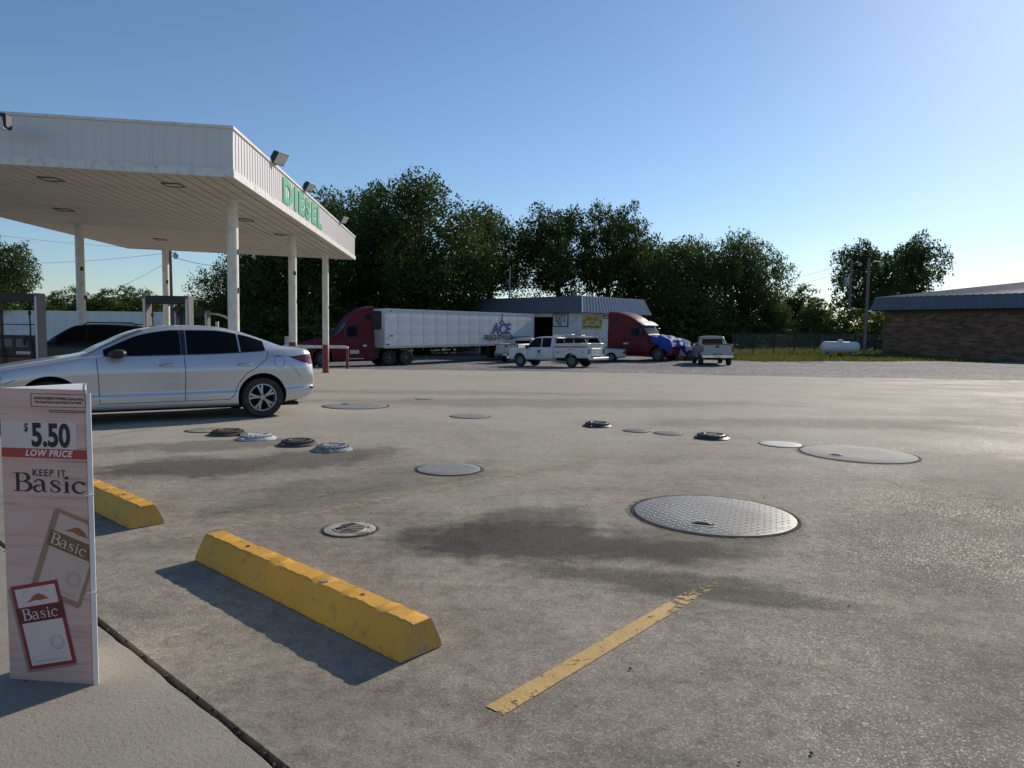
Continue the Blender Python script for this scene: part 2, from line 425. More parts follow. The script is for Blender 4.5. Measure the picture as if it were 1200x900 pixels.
def mat_line(name, col, lo, hi, axis_fade=None):
    """road paint: worn through to nothing by noise, using transparency"""
    mt, nt, b = newmat(name)
    v = coords(nt)
    c = ramp(nt, noise(nt, v, 7, 6, 0.7), [(0.3, tuple(x * 0.7 for x in col)), (0.7, col)])
    nt.links.new(c, b.inputs['Base Color'])
    b.inputs['Roughness'].default_value = 0.75
    n = noise(nt, v, 16, 7, 0.72)
    if axis_fade:
        tc = nt.nodes.new('ShaderNodeTexCoord')
        sp = nt.nodes.new('ShaderNodeSeparateXYZ')
        nt.links.new(tc.outputs['Object'], sp.inputs[0])
        k = nt.nodes.new('ShaderNodeMapRange')
        k.inputs[1].default_value, k.inputs[2].default_value = axis_fade[0], axis_fade[1]
        k.inputs[3].default_value, k.inputs[4].default_value = 0.0, axis_fade[2]
        nt.links.new(sp.outputs[0], k.inputs[0])
        n = math_(nt, 'ADD', n, k.outputs[0])
    al = ramp(nt, n, [(lo, 1.0), (hi, 0.0)])
    nt.links.new(al, b.inputs['Alpha'])
    bump(nt, noise(nt, v, 60, 4, 0.7), 0.4, 0.01, b)
    return mt
M['line_yellow'] = mat_line('line_yellow', (0.58, 0.385, 0.13), 0.57, 0.64, (1.25, 2.0, 0.30))
M['line_faded'] = mat_line('line_faded', (0.50, 0.41, 0.27), 0.34, 0.60)

def mat_brick():
    mt, nt, b = newmat('brick_wall')
    tc = nt.nodes.new('ShaderNodeTexCoord')
    sp = nt.nodes.new('ShaderNodeSeparateXYZ')
    nt.links.new(tc.outputs['Object'], sp.inputs[0])
    cb = nt.nodes.new('ShaderNodeCombineXYZ')
    nt.links.new(math_(nt, 'ADD', sp.outputs[0], sp.outputs[1]), cb.inputs[0])
    nt.links.new(sp.outputs[2], cb.inputs[1])
    br = nt.nodes.new('ShaderNodeTexBrick')
    br.inputs['Scale'].default_value = 1.0
    br.inputs['Brick Width'].default_value = 0.62
    br.inputs['Row Height'].default_value = 0.15
    br.inputs['Mortar Size'].default_value = 0.012
    br.inputs['Color1'].default_value = (0.09, 0.045, 0.028, 1)
    br.inputs['Color2'].default_value = (0.27, 0.15, 0.09, 1)
    br.inputs['Mortar'].default_value = (0.14, 0.11, 0.085, 1)
    nt.links.new(cb.outputs[0], br.inputs['Vector'])
    v = coords(nt)
    s = ramp(nt, noise(nt, v, 0.9, 5, 0.6), [(0.3, 0.7), (0.7, 1.25)])
    c = mixc(nt, 1.0, br.outputs['Color'], s, 'MULTIPLY')
    nt.links.new(c, b.inputs['Base Color'])
    b.inputs['Roughness'].default_value = 0.9
    bump(nt, br.outputs['Fac'], -0.6, 0.03, b)
    return mt
M['brick'] = mat_brick()

def mat_printboard():
    mt, nt, b = newmat('printed_board')
    v = coords(nt, (1.2, 1.2, 16))
    n = noise(nt, v, 2.2, 6, 0.7)
    c = ramp(nt, n, [(0.28, (0.47, 0.27, 0.22)), (0.5, (0.67, 0.41, 0.345)), (0.75, (0.73, 0.475, 0.41))])
    v2 = coords(nt, (1.6, 1.6, 60))
    ck = ramp(nt, noise(nt, v2, 1.4, 5, 0.6), [(0.33, 0.45), (0.38, 1.0)])
    c = mixc(nt, 0.8, c, mixc(nt, 1.0, c, ck, 'MULTIPLY'))
    nt.links.new(c, b.inputs['Base Color'])
    b.inputs['Roughness'].default_value = 0.4
    return mt
M['board'] = mat_printboard()
M['board_white'] = pm('board_white', (0.74, 0.72, 0.72), 0.4, var=0.04)
M['pack_red'] = pm('pack_red', (0.30, 0.025, 0.035), 0.45, var=0.08)
M['pack_darkred'] = pm('pack_darkred', (0.13, 0.018, 0.02), 0.45, var=0.1)
M['pack_gold'] = pm('pack_gold', (0.36, 0.20, 0.11), 0.45, var=0.08)
M['pack_brown'] = pm('pack_brown', (0.22, 0.095, 0.05), 0.45, var=0.1)
M['pack_white'] = pm('pack_white', (0.72, 0.54, 0.50), 0.45, var=0.03)
M['pack_cream'] = pm('pack_cream', (0.60, 0.42, 0.34), 0.45, var=0.05)
M['pack_leaf'] = pm('pack_leaf', (0.35, 0.10, 0.035), 0.5, var=0.35, vscale=120)
M['pack_shadow'] = pm('pack_shadow', (0.33, 0.20, 0.17), 0.5, var=0.05)
M['price_white'] = pm('price_white', (0.68, 0.52, 0.49), 0.4, var=0.02)

# ------------------------------------------------------------------ mesh helpers
def smoothed(me, ang=35):
    me.shade_smooth()
    me.set_sharp_from_angle(angle=radians(ang))

def link(name, me, mat, parent=None, smooth=True, ang=35):
    if mat is not None and len(me.materials) == 0:
        me.materials.append(M[mat] if isinstance(mat, str) else mat)
    if smooth:
        smoothed(me, ang)
    o = bpy.data.objects.new(name, me)
    COL.objects.link(o)
    if parent is not None:
        o.parent = parent
    return o

def tag(o, label=None, cat=None, group=None, kind=None):
    if label: o['label'] = label
    if cat: o['category'] = cat
    if group: o['group'] = group
    if kind: o['kind'] = kind
    return o

def thing(name, label, cat, loc=(0, 0, 0), rz=0.0, group=None):
    o = bpy.data.objects.new(name, None)
    o.empty_display_size = 0.2
    COL.objects.link(o)
    o.location = loc
    o.rotation_euler = (0, 0, rz)
    return tag(o, label, cat, group)

class MB:
    def __init__(self):
        self.v, self.f = [], []
    def add(self, vs, fs):
        o = len(self.v)
        self.v += [tuple(p) for p in vs]
        self.f += [tuple(i + o for i in q) for q in fs]
        return self
    def box(self, c, s, rz=0.0, mtx=None, taper=1.0):
        hx, hy, hz = s[0] / 2, s[1] / 2, s[2] / 2
        vs = []
        for z in (-1, 1):
            k = taper if z > 0 else 1.0
            for (x, y) in ((-1, -1), (1, -1), (1, 1), (-1, 1)):
                p = Vector((x * hx * k, y * hy * k, z * hz))
                if rz: p = Matrix.Rotation(rz, 3, 'Z') @ p
                if mtx is not None: p = mtx @ p
                vs.append(p + Vector(c))
        return self.add(vs, [(3, 2, 1, 0), (4, 5, 6, 7), (0, 1, 5, 4), (1, 2, 6, 5), (2, 3, 7, 6), (3, 0, 4, 7)])
    def span(self, lo, hi):
        return self.box([(a + b) / 2 for a, b in zip(lo, hi)], [b - a for a, b in zip(lo, hi)])
    def cyl(self, p0, p1, r0, r1=None, n=12, caps=True):
        return self.tube([p0, p1], [r0, r0 if r1 is None else r1], n, caps)
    def tube(self, pts, r, n=8, caps=True):
        pts = [Vector(p) for p in pts]
        rs = r if isinstance(r, (list, tuple)) else [r] * len(pts)
        vs, fs = [], []
        prev = None
        for i, p in enumerate(pts):
            t = (pts[min(i + 1, len(pts) - 1)] - pts[max(i - 1, 0)])
            t = t.normalized() if t.length > 1e-9 else Vector((0, 0, 1))
            if prev is None:
                a = t.cross(Vector((0, 0, 1)))
                if a.length < 0.01: a = Vector((1, 0, 0))
                a.normalize()
            else:
                a = (prev - t * prev.dot(t)).normalized()
            prev = a
            b = t.cross(a)
            for k in range(n):
                an = 2 * pi * k / n
                vs.append(p + (a * cos(an) + b * sin(an)) * rs[i])
        for i in range(len(pts) - 1):
            for k in range(n):
                fs.append((i * n + k, i * n + (k + 1) % n, (i + 1) * n + (k + 1) % n, (i + 1) * n + k))
        if caps:
            fs.append(tuple(range(n - 1, -1, -1)))
            fs.append(tuple((len(pts) - 1) * n + k for k in range(n)))
        return self.add(vs, fs)
    def lathe(self, prof, n=24, axis='z', c=(0, 0, 0), closed=False):
        vs, fs = [], []
        m_ = len(prof)
        for k in range(n):
            an = 2 * pi * k / n
            for (r, h) in prof:
                if axis == 'z': p = (r * cos(an), r * sin(an), h)
                elif axis == 'y': p = (r * cos(an), h, r * sin(an))
                else: p = (h, r * cos(an), r * sin(an))
                vs.append((p[0] + c[0], p[1] + c[1], p[2] + c[2]))
        for k in range(n):
            k2 = (k + 1) % n
            for i in range(m_ - 1 if not closed else m_):
                j = (i + 1) % m_
                fs.append((k * m_ + i, k2 * m_ + i, k2 * m_ + j, k * m_ + j))
        return self.add(vs, fs)
    def prism(self, poly, axis, a, b):
        """poly in the two other axes, extruded along axis from a to b"""
        def P(u, v, w):
            return {'x': (w, u, v), 'y': (u, w, v), 'z': (u, v, w)}[axis]
        n = len(poly)
        vs = [P(u, v, a) for u, v in poly] + [P(u, v, b) for u, v in poly]
        fs = [tuple(range(n)), tuple(range(2 * n - 1, n - 1, -1))]
        for i in range(n):
            j = (i + 1) % n
            fs.append((i, j, n + j, n + i))
        return self.add(vs, fs)
    def mesh(self, name='mesh', bevel=0.0, seg=1):
        me = bpy.data.meshes.new(name)
        me.from_pydata(self.v, [], self.f)
        bm = bmesh.new()
        bm.from_mesh(me)
        bmesh.ops.recalc_face_normals(bm, faces=bm.faces)
        if bevel:
            es = [e for e in bm.edges if len(e.link_faces) == 2 and e.calc_face_angle(0) > radians(28)]
            bmesh.ops.bevel(bm, geom=es, offset=bevel, segments=seg, profile=0.6, affect='EDGES', clamp_overlap=True)
        bm.to_mesh(me)
        bm.free()
        return me
    def build(self, name, mat, parent=None, bevel=0.0, seg=1, smooth=True, ang=35):
        return link(name, self.mesh(name, bevel, seg), mat, parent, smooth, ang)

def eval_mesh(o):
    dg = bpy.context.evaluated_depsgraph_get()
    dg.update()
    me = bpy.data.meshes.new_from_object(o.evaluated_get(dg))
    return me

def text_mesh(body, size, bold=0.0, align='CENTER', sx=1.0, extrude=0.0, shear=0.0, space=1.0):
    cu = bpy.data.curves.new('txt', 'FONT')
    cu.body = body
    cu.size = size
    cu.align_x = align
    cu.align_y = 'CENTER'
    cu.offset = bold
    cu.extrude = extrude
    cu.shear = shear
    cu.space_character = space
    cu.resolution_u = 4
    o = bpy.data.objects.new('txt', cu)
    COL.objects.link(o)
    me = eval_mesh(o)
    bpy.data.objects.remove(o)
    bpy.data.curves.remove(cu)
    if sx != 1.0:
        for v in me.vertices:
            v.co.x *= sx
    me.materials.clear()
    return me

def text(name, body, size, mat, parent, loc, rot, **kw):
    """rot: matrix 3x3 whose columns are (right, up, out) directions in parent space"""
    me = text_mesh(body, size, **kw)
    o = link(name, me, mat, parent, smooth=False)
    mm = rot.to_4x4()
    mm.translation = loc
    o.matrix_basis = mm
    return o

def basis(right, up):
    r, u = Vector(right).normalized(), Vector(up).normalized()
    return Matrix((r, u, r.cross(u))).transposed()

def boolean_cut(o, cutters, mat='well'):
    o.data.materials.append(M[mat])
    for cm in cutters:
        for p in cm.polygons: p.material_index = 0
        cm.materials.clear()
        cm.materials.append(M[mat])
        c = bpy.data.objects.new('cut', cm)
        COL.objects.link(c)
        c.matrix_basis = Matrix.Identity(4)
        par, ml = o.parent, o.matrix_basis.copy()
        o.parent = None
        o.matrix_basis = Matrix.Identity(4)
        md = o.modifiers.new('b', 'BOOLEAN')
        md.operation = 'DIFFERENCE'
        md.solver = 'EXACT'
        md.material_mode = 'TRANSFER'
        md.object = c
        me = eval_mesh(o)
        o.modifiers.clear()
        o.data = me
        o.parent = par
        o.matrix_basis = ml
        bpy.data.objects.remove(c)
    smoothed(o.data, 35)

def pchip(xp, fp, x):
    xp, fp, x = np.asarray(xp, float), np.asarray(fp, float), np.asarray(x, float)
    h = np.diff(xp)
    dl = np.diff(fp) / h
    n = len(xp)
    d = np.zeros(n)
    if n > 2:
        for k in range(1, n - 1):
            if dl[k - 1] * dl[k] > 0:
                w1, w2 = 2 * h[k] + h[k - 1], h[k] + 2 * h[k - 1]
                d[k] = (w1 + w2) / (w1 / dl[k - 1] + w2 / dl[k])
    d[0], d[-1] = dl[0], dl[-1]
    i = np.clip(np.searchsorted(xp, x) - 1, 0, n - 2)
    t = (x - xp[i]) / h[i]
    return ((1 + 2 * t) * (1 - t) ** 2 * fp[i] + t * (1 - t) ** 2 * h[i] * d[i]
            + t * t * (3 - 2 * t) * fp[i + 1] + t * t * (t - 1) * h[i] * d[i + 1])

class Loft:
    """vehicle body from stations: x, zb, wsill, wmax, zsh, wsh, zbelt, wbelt, zrail, wrail, ztop"""
    def __init__(self, rows, nx=60, sub=4, crease=0.0):
        rows = sorted(rows, key=lambda r: r[0])
        xs = np.array([r[0] for r in rows])
        ctrl = []
        for (x, zb, ws, wm, zsh, wsh, zbe, wbe, zr, wr, zt) in rows:
            ctrl.append([(0, zb), (ws * .7, zb), (ws, zb + .05), (wm - crease * .012, zb + (zsh - zb) * .36), (wm - crease * .03, zb + (zsh - zb) * .47), (wm - crease * .008, zb + (zsh - zb) * .80), (wsh, zsh), (wbe, zbe),
                         ((wbe + wr) / 2 + .012, (zbe + zr) / 2), (wr, zr), (wr * .62, zr + (zt - zr) * .75), (0, zt)])
        C = np.array(ctrl)
        dens = np.concatenate([np.linspace(xs[i], xs[i + 1], max(2, int(round(nx * (xs[i + 1] - xs[i]) / (xs[-1] - xs[0]))) + 1), endpoint=False)
                               for i in range(len(xs) - 1)] + [xs[-1:]])
        self.X = dens
        nj = C.shape[1]
        D = np.zeros((len(dens), nj, 2))
        for j in range(nj):
            for k in range(2):
                D[:, j, k] = pchip(xs, C[:, j, k], dens)
        jj = np.linspace(0, nj - 1, (nj - 1) * sub + 1)
        self.sub = sub
        R = np.zeros((len(dens), len(jj), 2))
        for i in range(len(dens)):
            for k in range(2):
                R[i, :, k] = pchip(np.arange(nj), D[i, :, k], jj)
        self.R = R
        self.D = D
    def mesh(self, name):
        nr = self.R.shape[1]
        vs, fs = [], []
        full = 2 * nr - 2
        for i, x in enumerate(self.X):
            for j in range(nr):
                vs.append((x, self.R[i, j, 0], self.R[i, j, 1]))
            for j in range(nr - 2, 0, -1):
                vs.append((x, -self.R[i, j, 0], self.R[i, j, 1]))
        for i in range(len(self.X) - 1):
            for j in range(full):
                k = (j + 1) % full
                fs.append((i * full + j, i * full + k, (i + 1) * full + k, (i + 1) * full + j))
        fs.append(tuple(range(full)))
        fs.append(tuple((len(self.X) - 1) * full + j for j in range(full - 1, -1, -1)))
        me = bpy.data.meshes.new(name)
        me.from_pydata(vs, [], fs)
        bm = bmesh.new(); bm.from_mesh(me)
        bmesh.ops.recalc_face_normals(bm, faces=bm.faces)
        bm.to_mesh(me); bm.free()
        return me
    def ring(self, x):
        i = int(np.clip(np.searchsorted(self.X, x) - 1, 0, len(self.X) - 2))
        t = min(1, max(0, (x - self.X[i]) / (self.X[i + 1] - self.X[i])))
        return self.R[i] * (1 - t) + self.R[i + 1] * t
    def ys(self, x, z):
        r = self.ring(x)[2 * self.sub:9 * self.sub + 1]
        return float(np.interp(z, r[:, 1], r[:, 0]))
    def zt(self, x, y):
        r = self.ring(x)[9 * self.sub:][::-1]
        return float(np.interp(abs(y), r[:, 0], r[:, 1]))
    def belt(self, x): return float(np.interp(x, self.X, self.D[:, 7, 1]))
    def rail(self, x): return float(np.interp(x, self.X, self.D[:, 9, 1]))
    def wrail(self, x): return float(np.interp(x, self.X, self.D[:, 9, 0]))
    def side(self, x0, x1, zlo, zhi, side=1, n=24, m=8, off=0.004):
        """patch on a flank between two height curves"""
        vs, fs = [], []
        for i in range(n + 1):
            x = x0 + (x1 - x0) * i / n
            a, b = zlo(x), zhi(x)
            if b < a: a = b = (a + b) / 2
            for j in range(m + 1):
                z = a + (b - a) * j / m
                vs.append((x, side * (self.ys(x, z) + off), z))
        for i in range(n):
            for j in range(m):
                q = i * (m + 1) + j
                fs.append((q, q + 1, q + m + 2, q + m + 1))
        return MB().add(vs, fs)
    def top(self, x0, x1, inset=0.04, n=12, m=14, off=0.005):
        vs, fs = [], []
        for i in range(n + 1):
            x = x0 + (x1 - x0) * i / n
            w = self.wrail(x) - inset
            for j in range(m + 1):
                y = -w + 2 * w * j / m
                vs.append((x, y, self.zt(x, y) + off))
        for i in range(n):
            for j in range(m):
                q = i * (m + 1) + j
                fs.append((q, q + 1, q + m + 2, q + m + 1))
        return MB().add(vs, fs)
    def seam(self, pts, w=0.008, side=1, off=0.002, mb=None):
        """thin line along a path of (x, z) on a flank"""
        mb = mb or MB()
        P = []
        for (a, b) in zip(pts[:-1], pts[1:]):
            for k in range(6):
                P.append((a[0] + (b[0] - a[0]) * k / 6, a[1] + (b[1] - a[1]) * k / 6))
        P.append(pts[-1])
        vs = []
        for i, (x, z) in enumerate(P):
            a, b = P[max(0, i - 1)], P[min(len(P) - 1, i + 1)]
            t = Vector((b[0] - a[0], b[1] - a[1]))
            t = t.normalized() if t.length else Vector((1, 0))
            for s in (-.5, .5):
                xx, zz = x - t.y * w * s, z + t.x * w * s
                vs.append((xx, side * (self.ys(xx, zz) + off), zz))
        return mb.add(vs, [(2 * i, 2 * i + 1, 2 * i + 3, 2 * i + 2) for i in range(len(P) - 1)])

_wheel_cache = {}
def wheel(parent, loc, r, w, style, side=1):
    """tyre with a rim as sub-part; outer face towards +y times side"""
    key = (r, w, style)
    if key not in _wheel_cache:
        h = w / 2
        rr = r * (0.67 if style != 'truck' else 0.56)
        ty = MB().lathe([(rr, -h * .8), (r * .93, -h), (r * .985, -h * .8), (r, -h * .4), (r, h * .4), (r * .985, h * .8), (r * .93, h), (rr * 1.04, h * .86), (rr, h * .7), (rr * .97, h * .2)], 40, 'y')
        tm = ty.mesh('tyre'); tm.materials.append(M['black_rubber']); smoothed(tm)
        rm = MB()
        rm.lathe([(rr * 1.01, h * .72), (rr * .93, h * .74), (rr * .90, h * .45), (rr * .88, -h * .2)], 40, 'y')
        if style == 'alloy':
            for k in range(5):
                a = 2 * pi * k / 5 + .3
                for da in (-.2, .2):
                    vs = []
                    for (q, wid, yy) in ((rr * .12, rr * .07, h * .66), (rr * .55, rr * .065, h * .66), (rr * .92, rr * .085, h * .52)):
                        aa = a + da * (q / rr) * .95
                        c = Vector((cos(aa) * q, yy, sin(aa) * q))
                        tt = Vector((-sin(aa), 0, cos(aa))) * wid
                        vs += [c - tt, c + tt, c + tt + Vector((0, -.035, 0)), c - tt + Vector((0, -.035, 0))]
                    fs = []
                    for s_ in range(2):
                        o = s_ * 4
                        fs += [(o, o + 1, o + 5, o + 4), (o + 1, o + 2, o + 6, o + 5), (o + 3, o, o + 4, o + 7)]
                    rm.add(vs, fs)
            rm.lathe([(0.001, h * .74), (rr * .16, h * .72), (rr * .2, h * .6), (rr * .2, h * .3)], 20, 'y')
        elif style == 'truck':
            rm.lathe([(rr * .9, h * .35), (rr * .72, h * .15), (rr * .45, h * .3), (rr * .3, h * .75), (rr * .12, h * .8), (0.001, h * .8)], 32, 'y')
            for k in range(10):
                a = 2 * pi * k / 10
                rm.cyl((cos(a) * rr * .56, h * .2, sin(a) * rr * .56), (cos(a) * rr * .56, h * .45, sin(a) * rr * .56), rr * .05, n=6)
        else:
            rm.lathe([(rr * .9, h * .3), (rr * .75, h * .5), (rr * .5, h * .55), (rr * .3, h * .35), (rr * .22, h * .6), (0.001, h * .62)], 32, 'y')
        rmm = rm.mesh('rim'); rmm.materials.append(M['rim_alloy' if style == 'alloy' else 'rim_steel']); smoothed(rmm)
        bk = MB().lathe([(rr * .9, -h * .25), (0.001, -h * .25)], 32, 'y').mesh('brake'); bk.materials.append(M['well'])
        _wheel_cache[key] = (tm, rmm, bk)
    tm, rmm, bk = _wheel_cache[key]
    t = bpy.data.objects.new('wheel', tm); COL.objects.link(t); t.parent = parent
    t.location = loc
    t.rotation_euler = (0, random.random() * 6, 0) if side > 0 else (0, random.random() * 6, pi)
    for nm, me in (('rim', rmm), ('brake_disc', bk)):
        q = bpy.data.objects.new(nm, me); COL.objects.link(q); q.parent = t
    return t

def arch_cutters(axles, r, wout, wdeep=0.30):
    out = []
    for ax, zc in axles:
        for s in (1, -1):
            out.append(MB().cyl((ax, s * (wout - wdeep), zc), (ax, s * (wout + .4), zc), r, n=40).mesh('cut'))
    return out

# ------------------------------------------------------------------ ground, lot, gravel, walkway
def grid_sheet(xs, yfun, n, zoff, jitter=None):
    """columns at xs; yfun(x) -> (y0, y1)"""
    vs, fs = [], []
    for x in xs:
        y0, y1 = yfun(x)
        for j in range(n + 1):
            y = y0 + (y1 - y0) * j / n
            vs.append((x, y, g(x, y) + zoff))
    for i in range(len(xs) - 1):
        for j in range(n):
            q = i * (n + 1) + j
            fs.append((q, q + n + 1, q + n + 2, q + 1))
    return MB().add(vs, fs)

far = list(-np.geomspace(90, 2500, 14)[::-1]) + list(np.arange(-88, 89, 2.0)) + list(np.geomspace(90, 2500, 14))
fy = list(np.arange(-30, 121, 2.0)) + list(np.geomspace(122, 3000, 16))
vs = [(x, y, g(x, y) - 0.06 - (0.25 if (y < 20 and abs(x) < 40) else 0)) for x in far for y in fy]
ny = len(fy)
fs = [(i * ny + j, (i + 1) * ny + j, (i + 1) * ny + j + 1, i * ny + j + 1) for i in range(len(far) - 1) for j in range(ny - 1)]
tag(MB().add(vs, fs).build('ground', 'field'), 'rough green field of grass and weeds behind the lots', 'ground', kind='structure')

_ex = [ground(365, 432), ground(620, 435), ground(900, 441), ground(1200, 446)]
_exx = [-60] + [p.x for p in _ex] + [60]
_exy = [_ex[0].y + 2] + [p.y for p in _ex] + [_ex[3].y - 8]
def lot_edge(x):
    return float(np.interp(x, _exx, _exy)) + 0.35 * sin(x * 1.3) + 0.25 * sin(x * 3.1 + 1) + 0.15 * sin(x * 7.3)

def back_edge(x):
    return float(np.interp(x, [-70, -30, -16, 8, 13, 18, 30, 45, 70], [62, 64, 78, 78, 56, 52, 51, 52, 60])) + .5 * sin(x * .9) + .3 * sin(x * 2.7)
tag(grid_sheet(np.arange(-60, 70.1, 1.0), lambda x: (14, back_edge(x)), 50, -0.03).build('gravel_lot', 'gravel'),
    'grey gravel lot where the trucks stand beyond the concrete', 'gravel lot', kind='structure')

# frame of the shop front: u runs along the stops and the walkway joint, v away from the shop
U = Vector((0.745, -0.667, 0)).normalized()
V = Vector((0.667, 0.745, 0)).normalized()
J0 = Vector((-1.918, 3.247, 0))        # a point on the walkway joint
def uv(a, b, z=0.0):
    p = J0 + U * a + V * b
    return Vector((p.x, p.y, z))

# lot: strip from the joint outwards, clipped to the gravel edge; built as columns along u? -> use x columns with joint as lower bound
def joint_y(x):
    t = (x - J0.x) / U.x
    return J0.y + U.y * t
_xs = sorted(set(list(np.arange(-60, -6, 1.0)) + list(np.arange(-6, 6, 0.25)) + list(np.arange(6, 60.1, 1.0))))
def lot_span(x):
    return (max(-9, min(joint_y(x) + 0.022, 40)), lot_edge(x)) if joint_y(x) < lot_edge(x) - 1 else (lot_edge(x) - 1, lot_edge(x))
lot = grid_sheet(_xs, lot_span, 44, 0.0)
nl = 45
base = len(lot.v)
low = []
for i, x in enumerate(_xs):                       # turned-down edge along the walkway joint and along the gravel
    for j in (0, 44):
        p = lot.v[i * nl + j]
        low.append((p[0], p[1], p[2] - 0.12))
lot.v += low
for i in range(len(_xs) - 1):
    lot.f.append((i * nl, base + 2 * i, base + 2 * i + 2, (i + 1) * nl))
    lot.f.append((i * nl + 44, (i + 1) * nl + 44, base + 2 * i + 3, base + 2 * i + 1))
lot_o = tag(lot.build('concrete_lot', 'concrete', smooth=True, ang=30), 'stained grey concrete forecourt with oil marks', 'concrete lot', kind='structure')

walk = MB()
wv, wf = [], []
na = 400
for i in range(na + 1):
    a = -12 + 24 * i / na
    e = 0.003 * sin(a * 9.1) + 0.002 * sin(a * 23.7 + 1) + (0.005 if random.random() < .10 else 0)
    for (b, z) in ((-9, 0.006), (-0.022 - e, 0.006), (-0.014 - e, -0.004), (-0.012 - e, -0.12)):
        wv.append(uv(a, b, z))
for i in range(na):
    for j in range(3):
        q = i * 4 + j
        wf.append((q, q + 4, q + 5, q + 1))
tag(walk.add(wv, wf).build('walkway', 'walk', ang=30), 'concrete walkway slab in front of the shop', 'walkway', kind='structure')
# dirt packed in the joint
jd = MB()
jd.add([uv(-12, -.06, -.035), uv(12, -.06, -.035), uv(12, .06, -.035), uv(-12, .06, -.035)], [(0, 1, 2, 3)])
tag(jd.build('joint_dirt', 'dark_gap', smooth=False), 'dark dirt packed in the walkway joint', 'dirt', kind='structure')

# saw-cut joints: faint grooves as thin dirt strips on the lot
def strip_on_lot(name, p0, p1, w, mat, z=0.004, wob=0.0, n=40, label=None, cat=None, kind='structure'):
    d = (p1 - p0); L = d.length; t = d / L; nrm = Vector((-t.y, t.x, 0))
    vs, fs = [], []
    for i in range(n + 1):
        q = p0 + t * (L * i / n) + nrm * (wob * (random.random() - .5))
        ww = w * (1 + (random.random() - .5) * (0.5 if wob else 0.0))
        for s in (-.5, .5):
            k = q + nrm * ww * s
            vs.append((k.x, k.y, g(k.x, k.y) + z))
    for i in range(n):
        fs.append((2 * i, 2 * i + 2, 2 * i + 3, 2 * i + 1))
    return tag(MB().add(vs, fs).build(name, mat, smooth=False), label, cat, kind=kind)

M['joint_stain'] = mat_line('joint_stain', (0.075, 0.068, 0.058), 0.42, 0.56)
strip_on_lot('control_joint', ground(150, 620), ground(470, 566), 0.009, 'joint_stain', 0.004, 0.012, 60, 'thin dark control joint running past the small painted fill cover', 'joint')
strip_on_lot('control_joint', uv(-9, 11.2), uv(14, 11.2), 0.012, 'joint_stain', 0.004, 0.012, 120, 'thin dark control joint far out across the concrete', 'joint')

def crack(pts, label, w=.006):
    P_ = []
    for a_, b_ in zip(pts[:-1], pts[1:]):
        for k_ in range(12):
            q_ = a_ + (b_ - a_) * (k_ / 12)
            P_.append(q_ + Vector((random.uniform(-.02, .02), random.uniform(-.02, .02), 0)))
    P_.append(pts[-1])
    vs, fs = [], []
    for i_, q_ in enumerate(P_):
        t_ = (P_[min(i_ + 1, len(P_) - 1)] - P_[max(i_ - 1, 0)]); t_.z = 0; t_.normalize()
        ww_ = w * random.uniform(.3, 1.2) * (1 - abs(2 * i_ / len(P_) - 1) ** 3 * .8)
        for s_ in (-.5, .5):
            e_ = q_ + Vector((-t_.y, t_.x, 0)) * ww_ * s_
            vs.append((e_.x, e_.y, g(e_.x, e_.y) + .003))
    for i_ in range(len(P_) - 1):
        fs.append((2 * i_, 2 * i_ + 2, 2 * i_ + 3, 2 * i_ + 1))
    tag(MB().add(vs, fs).build('concrete_crack', 'joint_stain', smooth=False), label, 'crack', kind='structure')
crack([ground(460, 566), ground(560, 585), ground(640, 575), ground(735, 590)], 'hairline crack from the control joint to the diamond plate cover')
crack([ground(930, 610), ground(1010, 640), ground(1100, 630), ground(1210, 660)], 'hairline crack running off from the diamond plate cover')
crack([ground(620, 790), ground(720, 770), ground(800, 800), ground(930, 790)], 'hairline crack crossing below the yellow bay line')
crack([ground(700, 500), ground(640, 512), ground(560, 520), ground(470, 512)], 'hairline crack between the raised caps')

# painted bay lines
l0 = (ground(570, 828) + ground(590, 839)) / 2
l1 = (ground(845, 680) + ground(825, 686)) / 2
dl = (l1 - l0)
lm = strip_on_lot('bay_line', Vector((0, 0, 0)), Vector((dl.length, 0, 0)), 0.088, 'line_yellow', 0.003, 0.0, 30, 'worn yellow bay line with a flaking far end', 'road marking')
lm.location = (l0.x, l0.y, 0)
lm.rotation_euler = (0, 0, atan2(dl.y, dl.x))
p0, p1, p2 = ground(205, 632), ground(360, 601), ground(712, 535)
strip_on_lot('bay_line', p0, p2 + (p2 - p0) * .02, 0.115, 'line_faded', 0.003, 0.03, 80, 'almost worn away tan bay line past the parking stop', 'road marking')
strip_on_lot('bay_line', ground(118, 512), ground(250, 490), 0.10, 'line_faded', 0.003, 0.02, 40, 'faint tan line on the concrete beside the silver sedan', 'road marking')

# loose grit and dead leaves
gm_ = MB()
for k in range(220):
    a, b = rng.uniform(-6, 8), rng.uniform(-1.5, 12) ** 1.0
    c = uv(a, b)
    s = rng.uniform(.003, .008)
    mt3 = Matrix.Rotation(rng.uniform(0, 6), 3, 'Z') @ Matrix.Rotation(rng.uniform(0, .6), 3, 'X')
    gm_.box((c.x, c.y, g(c.x, c.y) + s * .4 + .004), (s * 1.6, s, s * .8), mtx=mt3, taper=.6)
for k in range(160):
    a = rng.uniform(-4, 4)
    c = uv(a, rng.normal(0, .018))
    s = rng.uniform(.004, .013)
    gm_.box((c.x, c.y, -.012 + s * .3), (s * 1.6, s, s), mtx=Matrix.Rotation(rng.uniform(0, 6), 3, 'Z'), taper=.6)
tag(gm_.build('grit', 'debris', smooth=False), 'loose grit and crumbs scattered over the concrete', 'grit', kind='stuff')

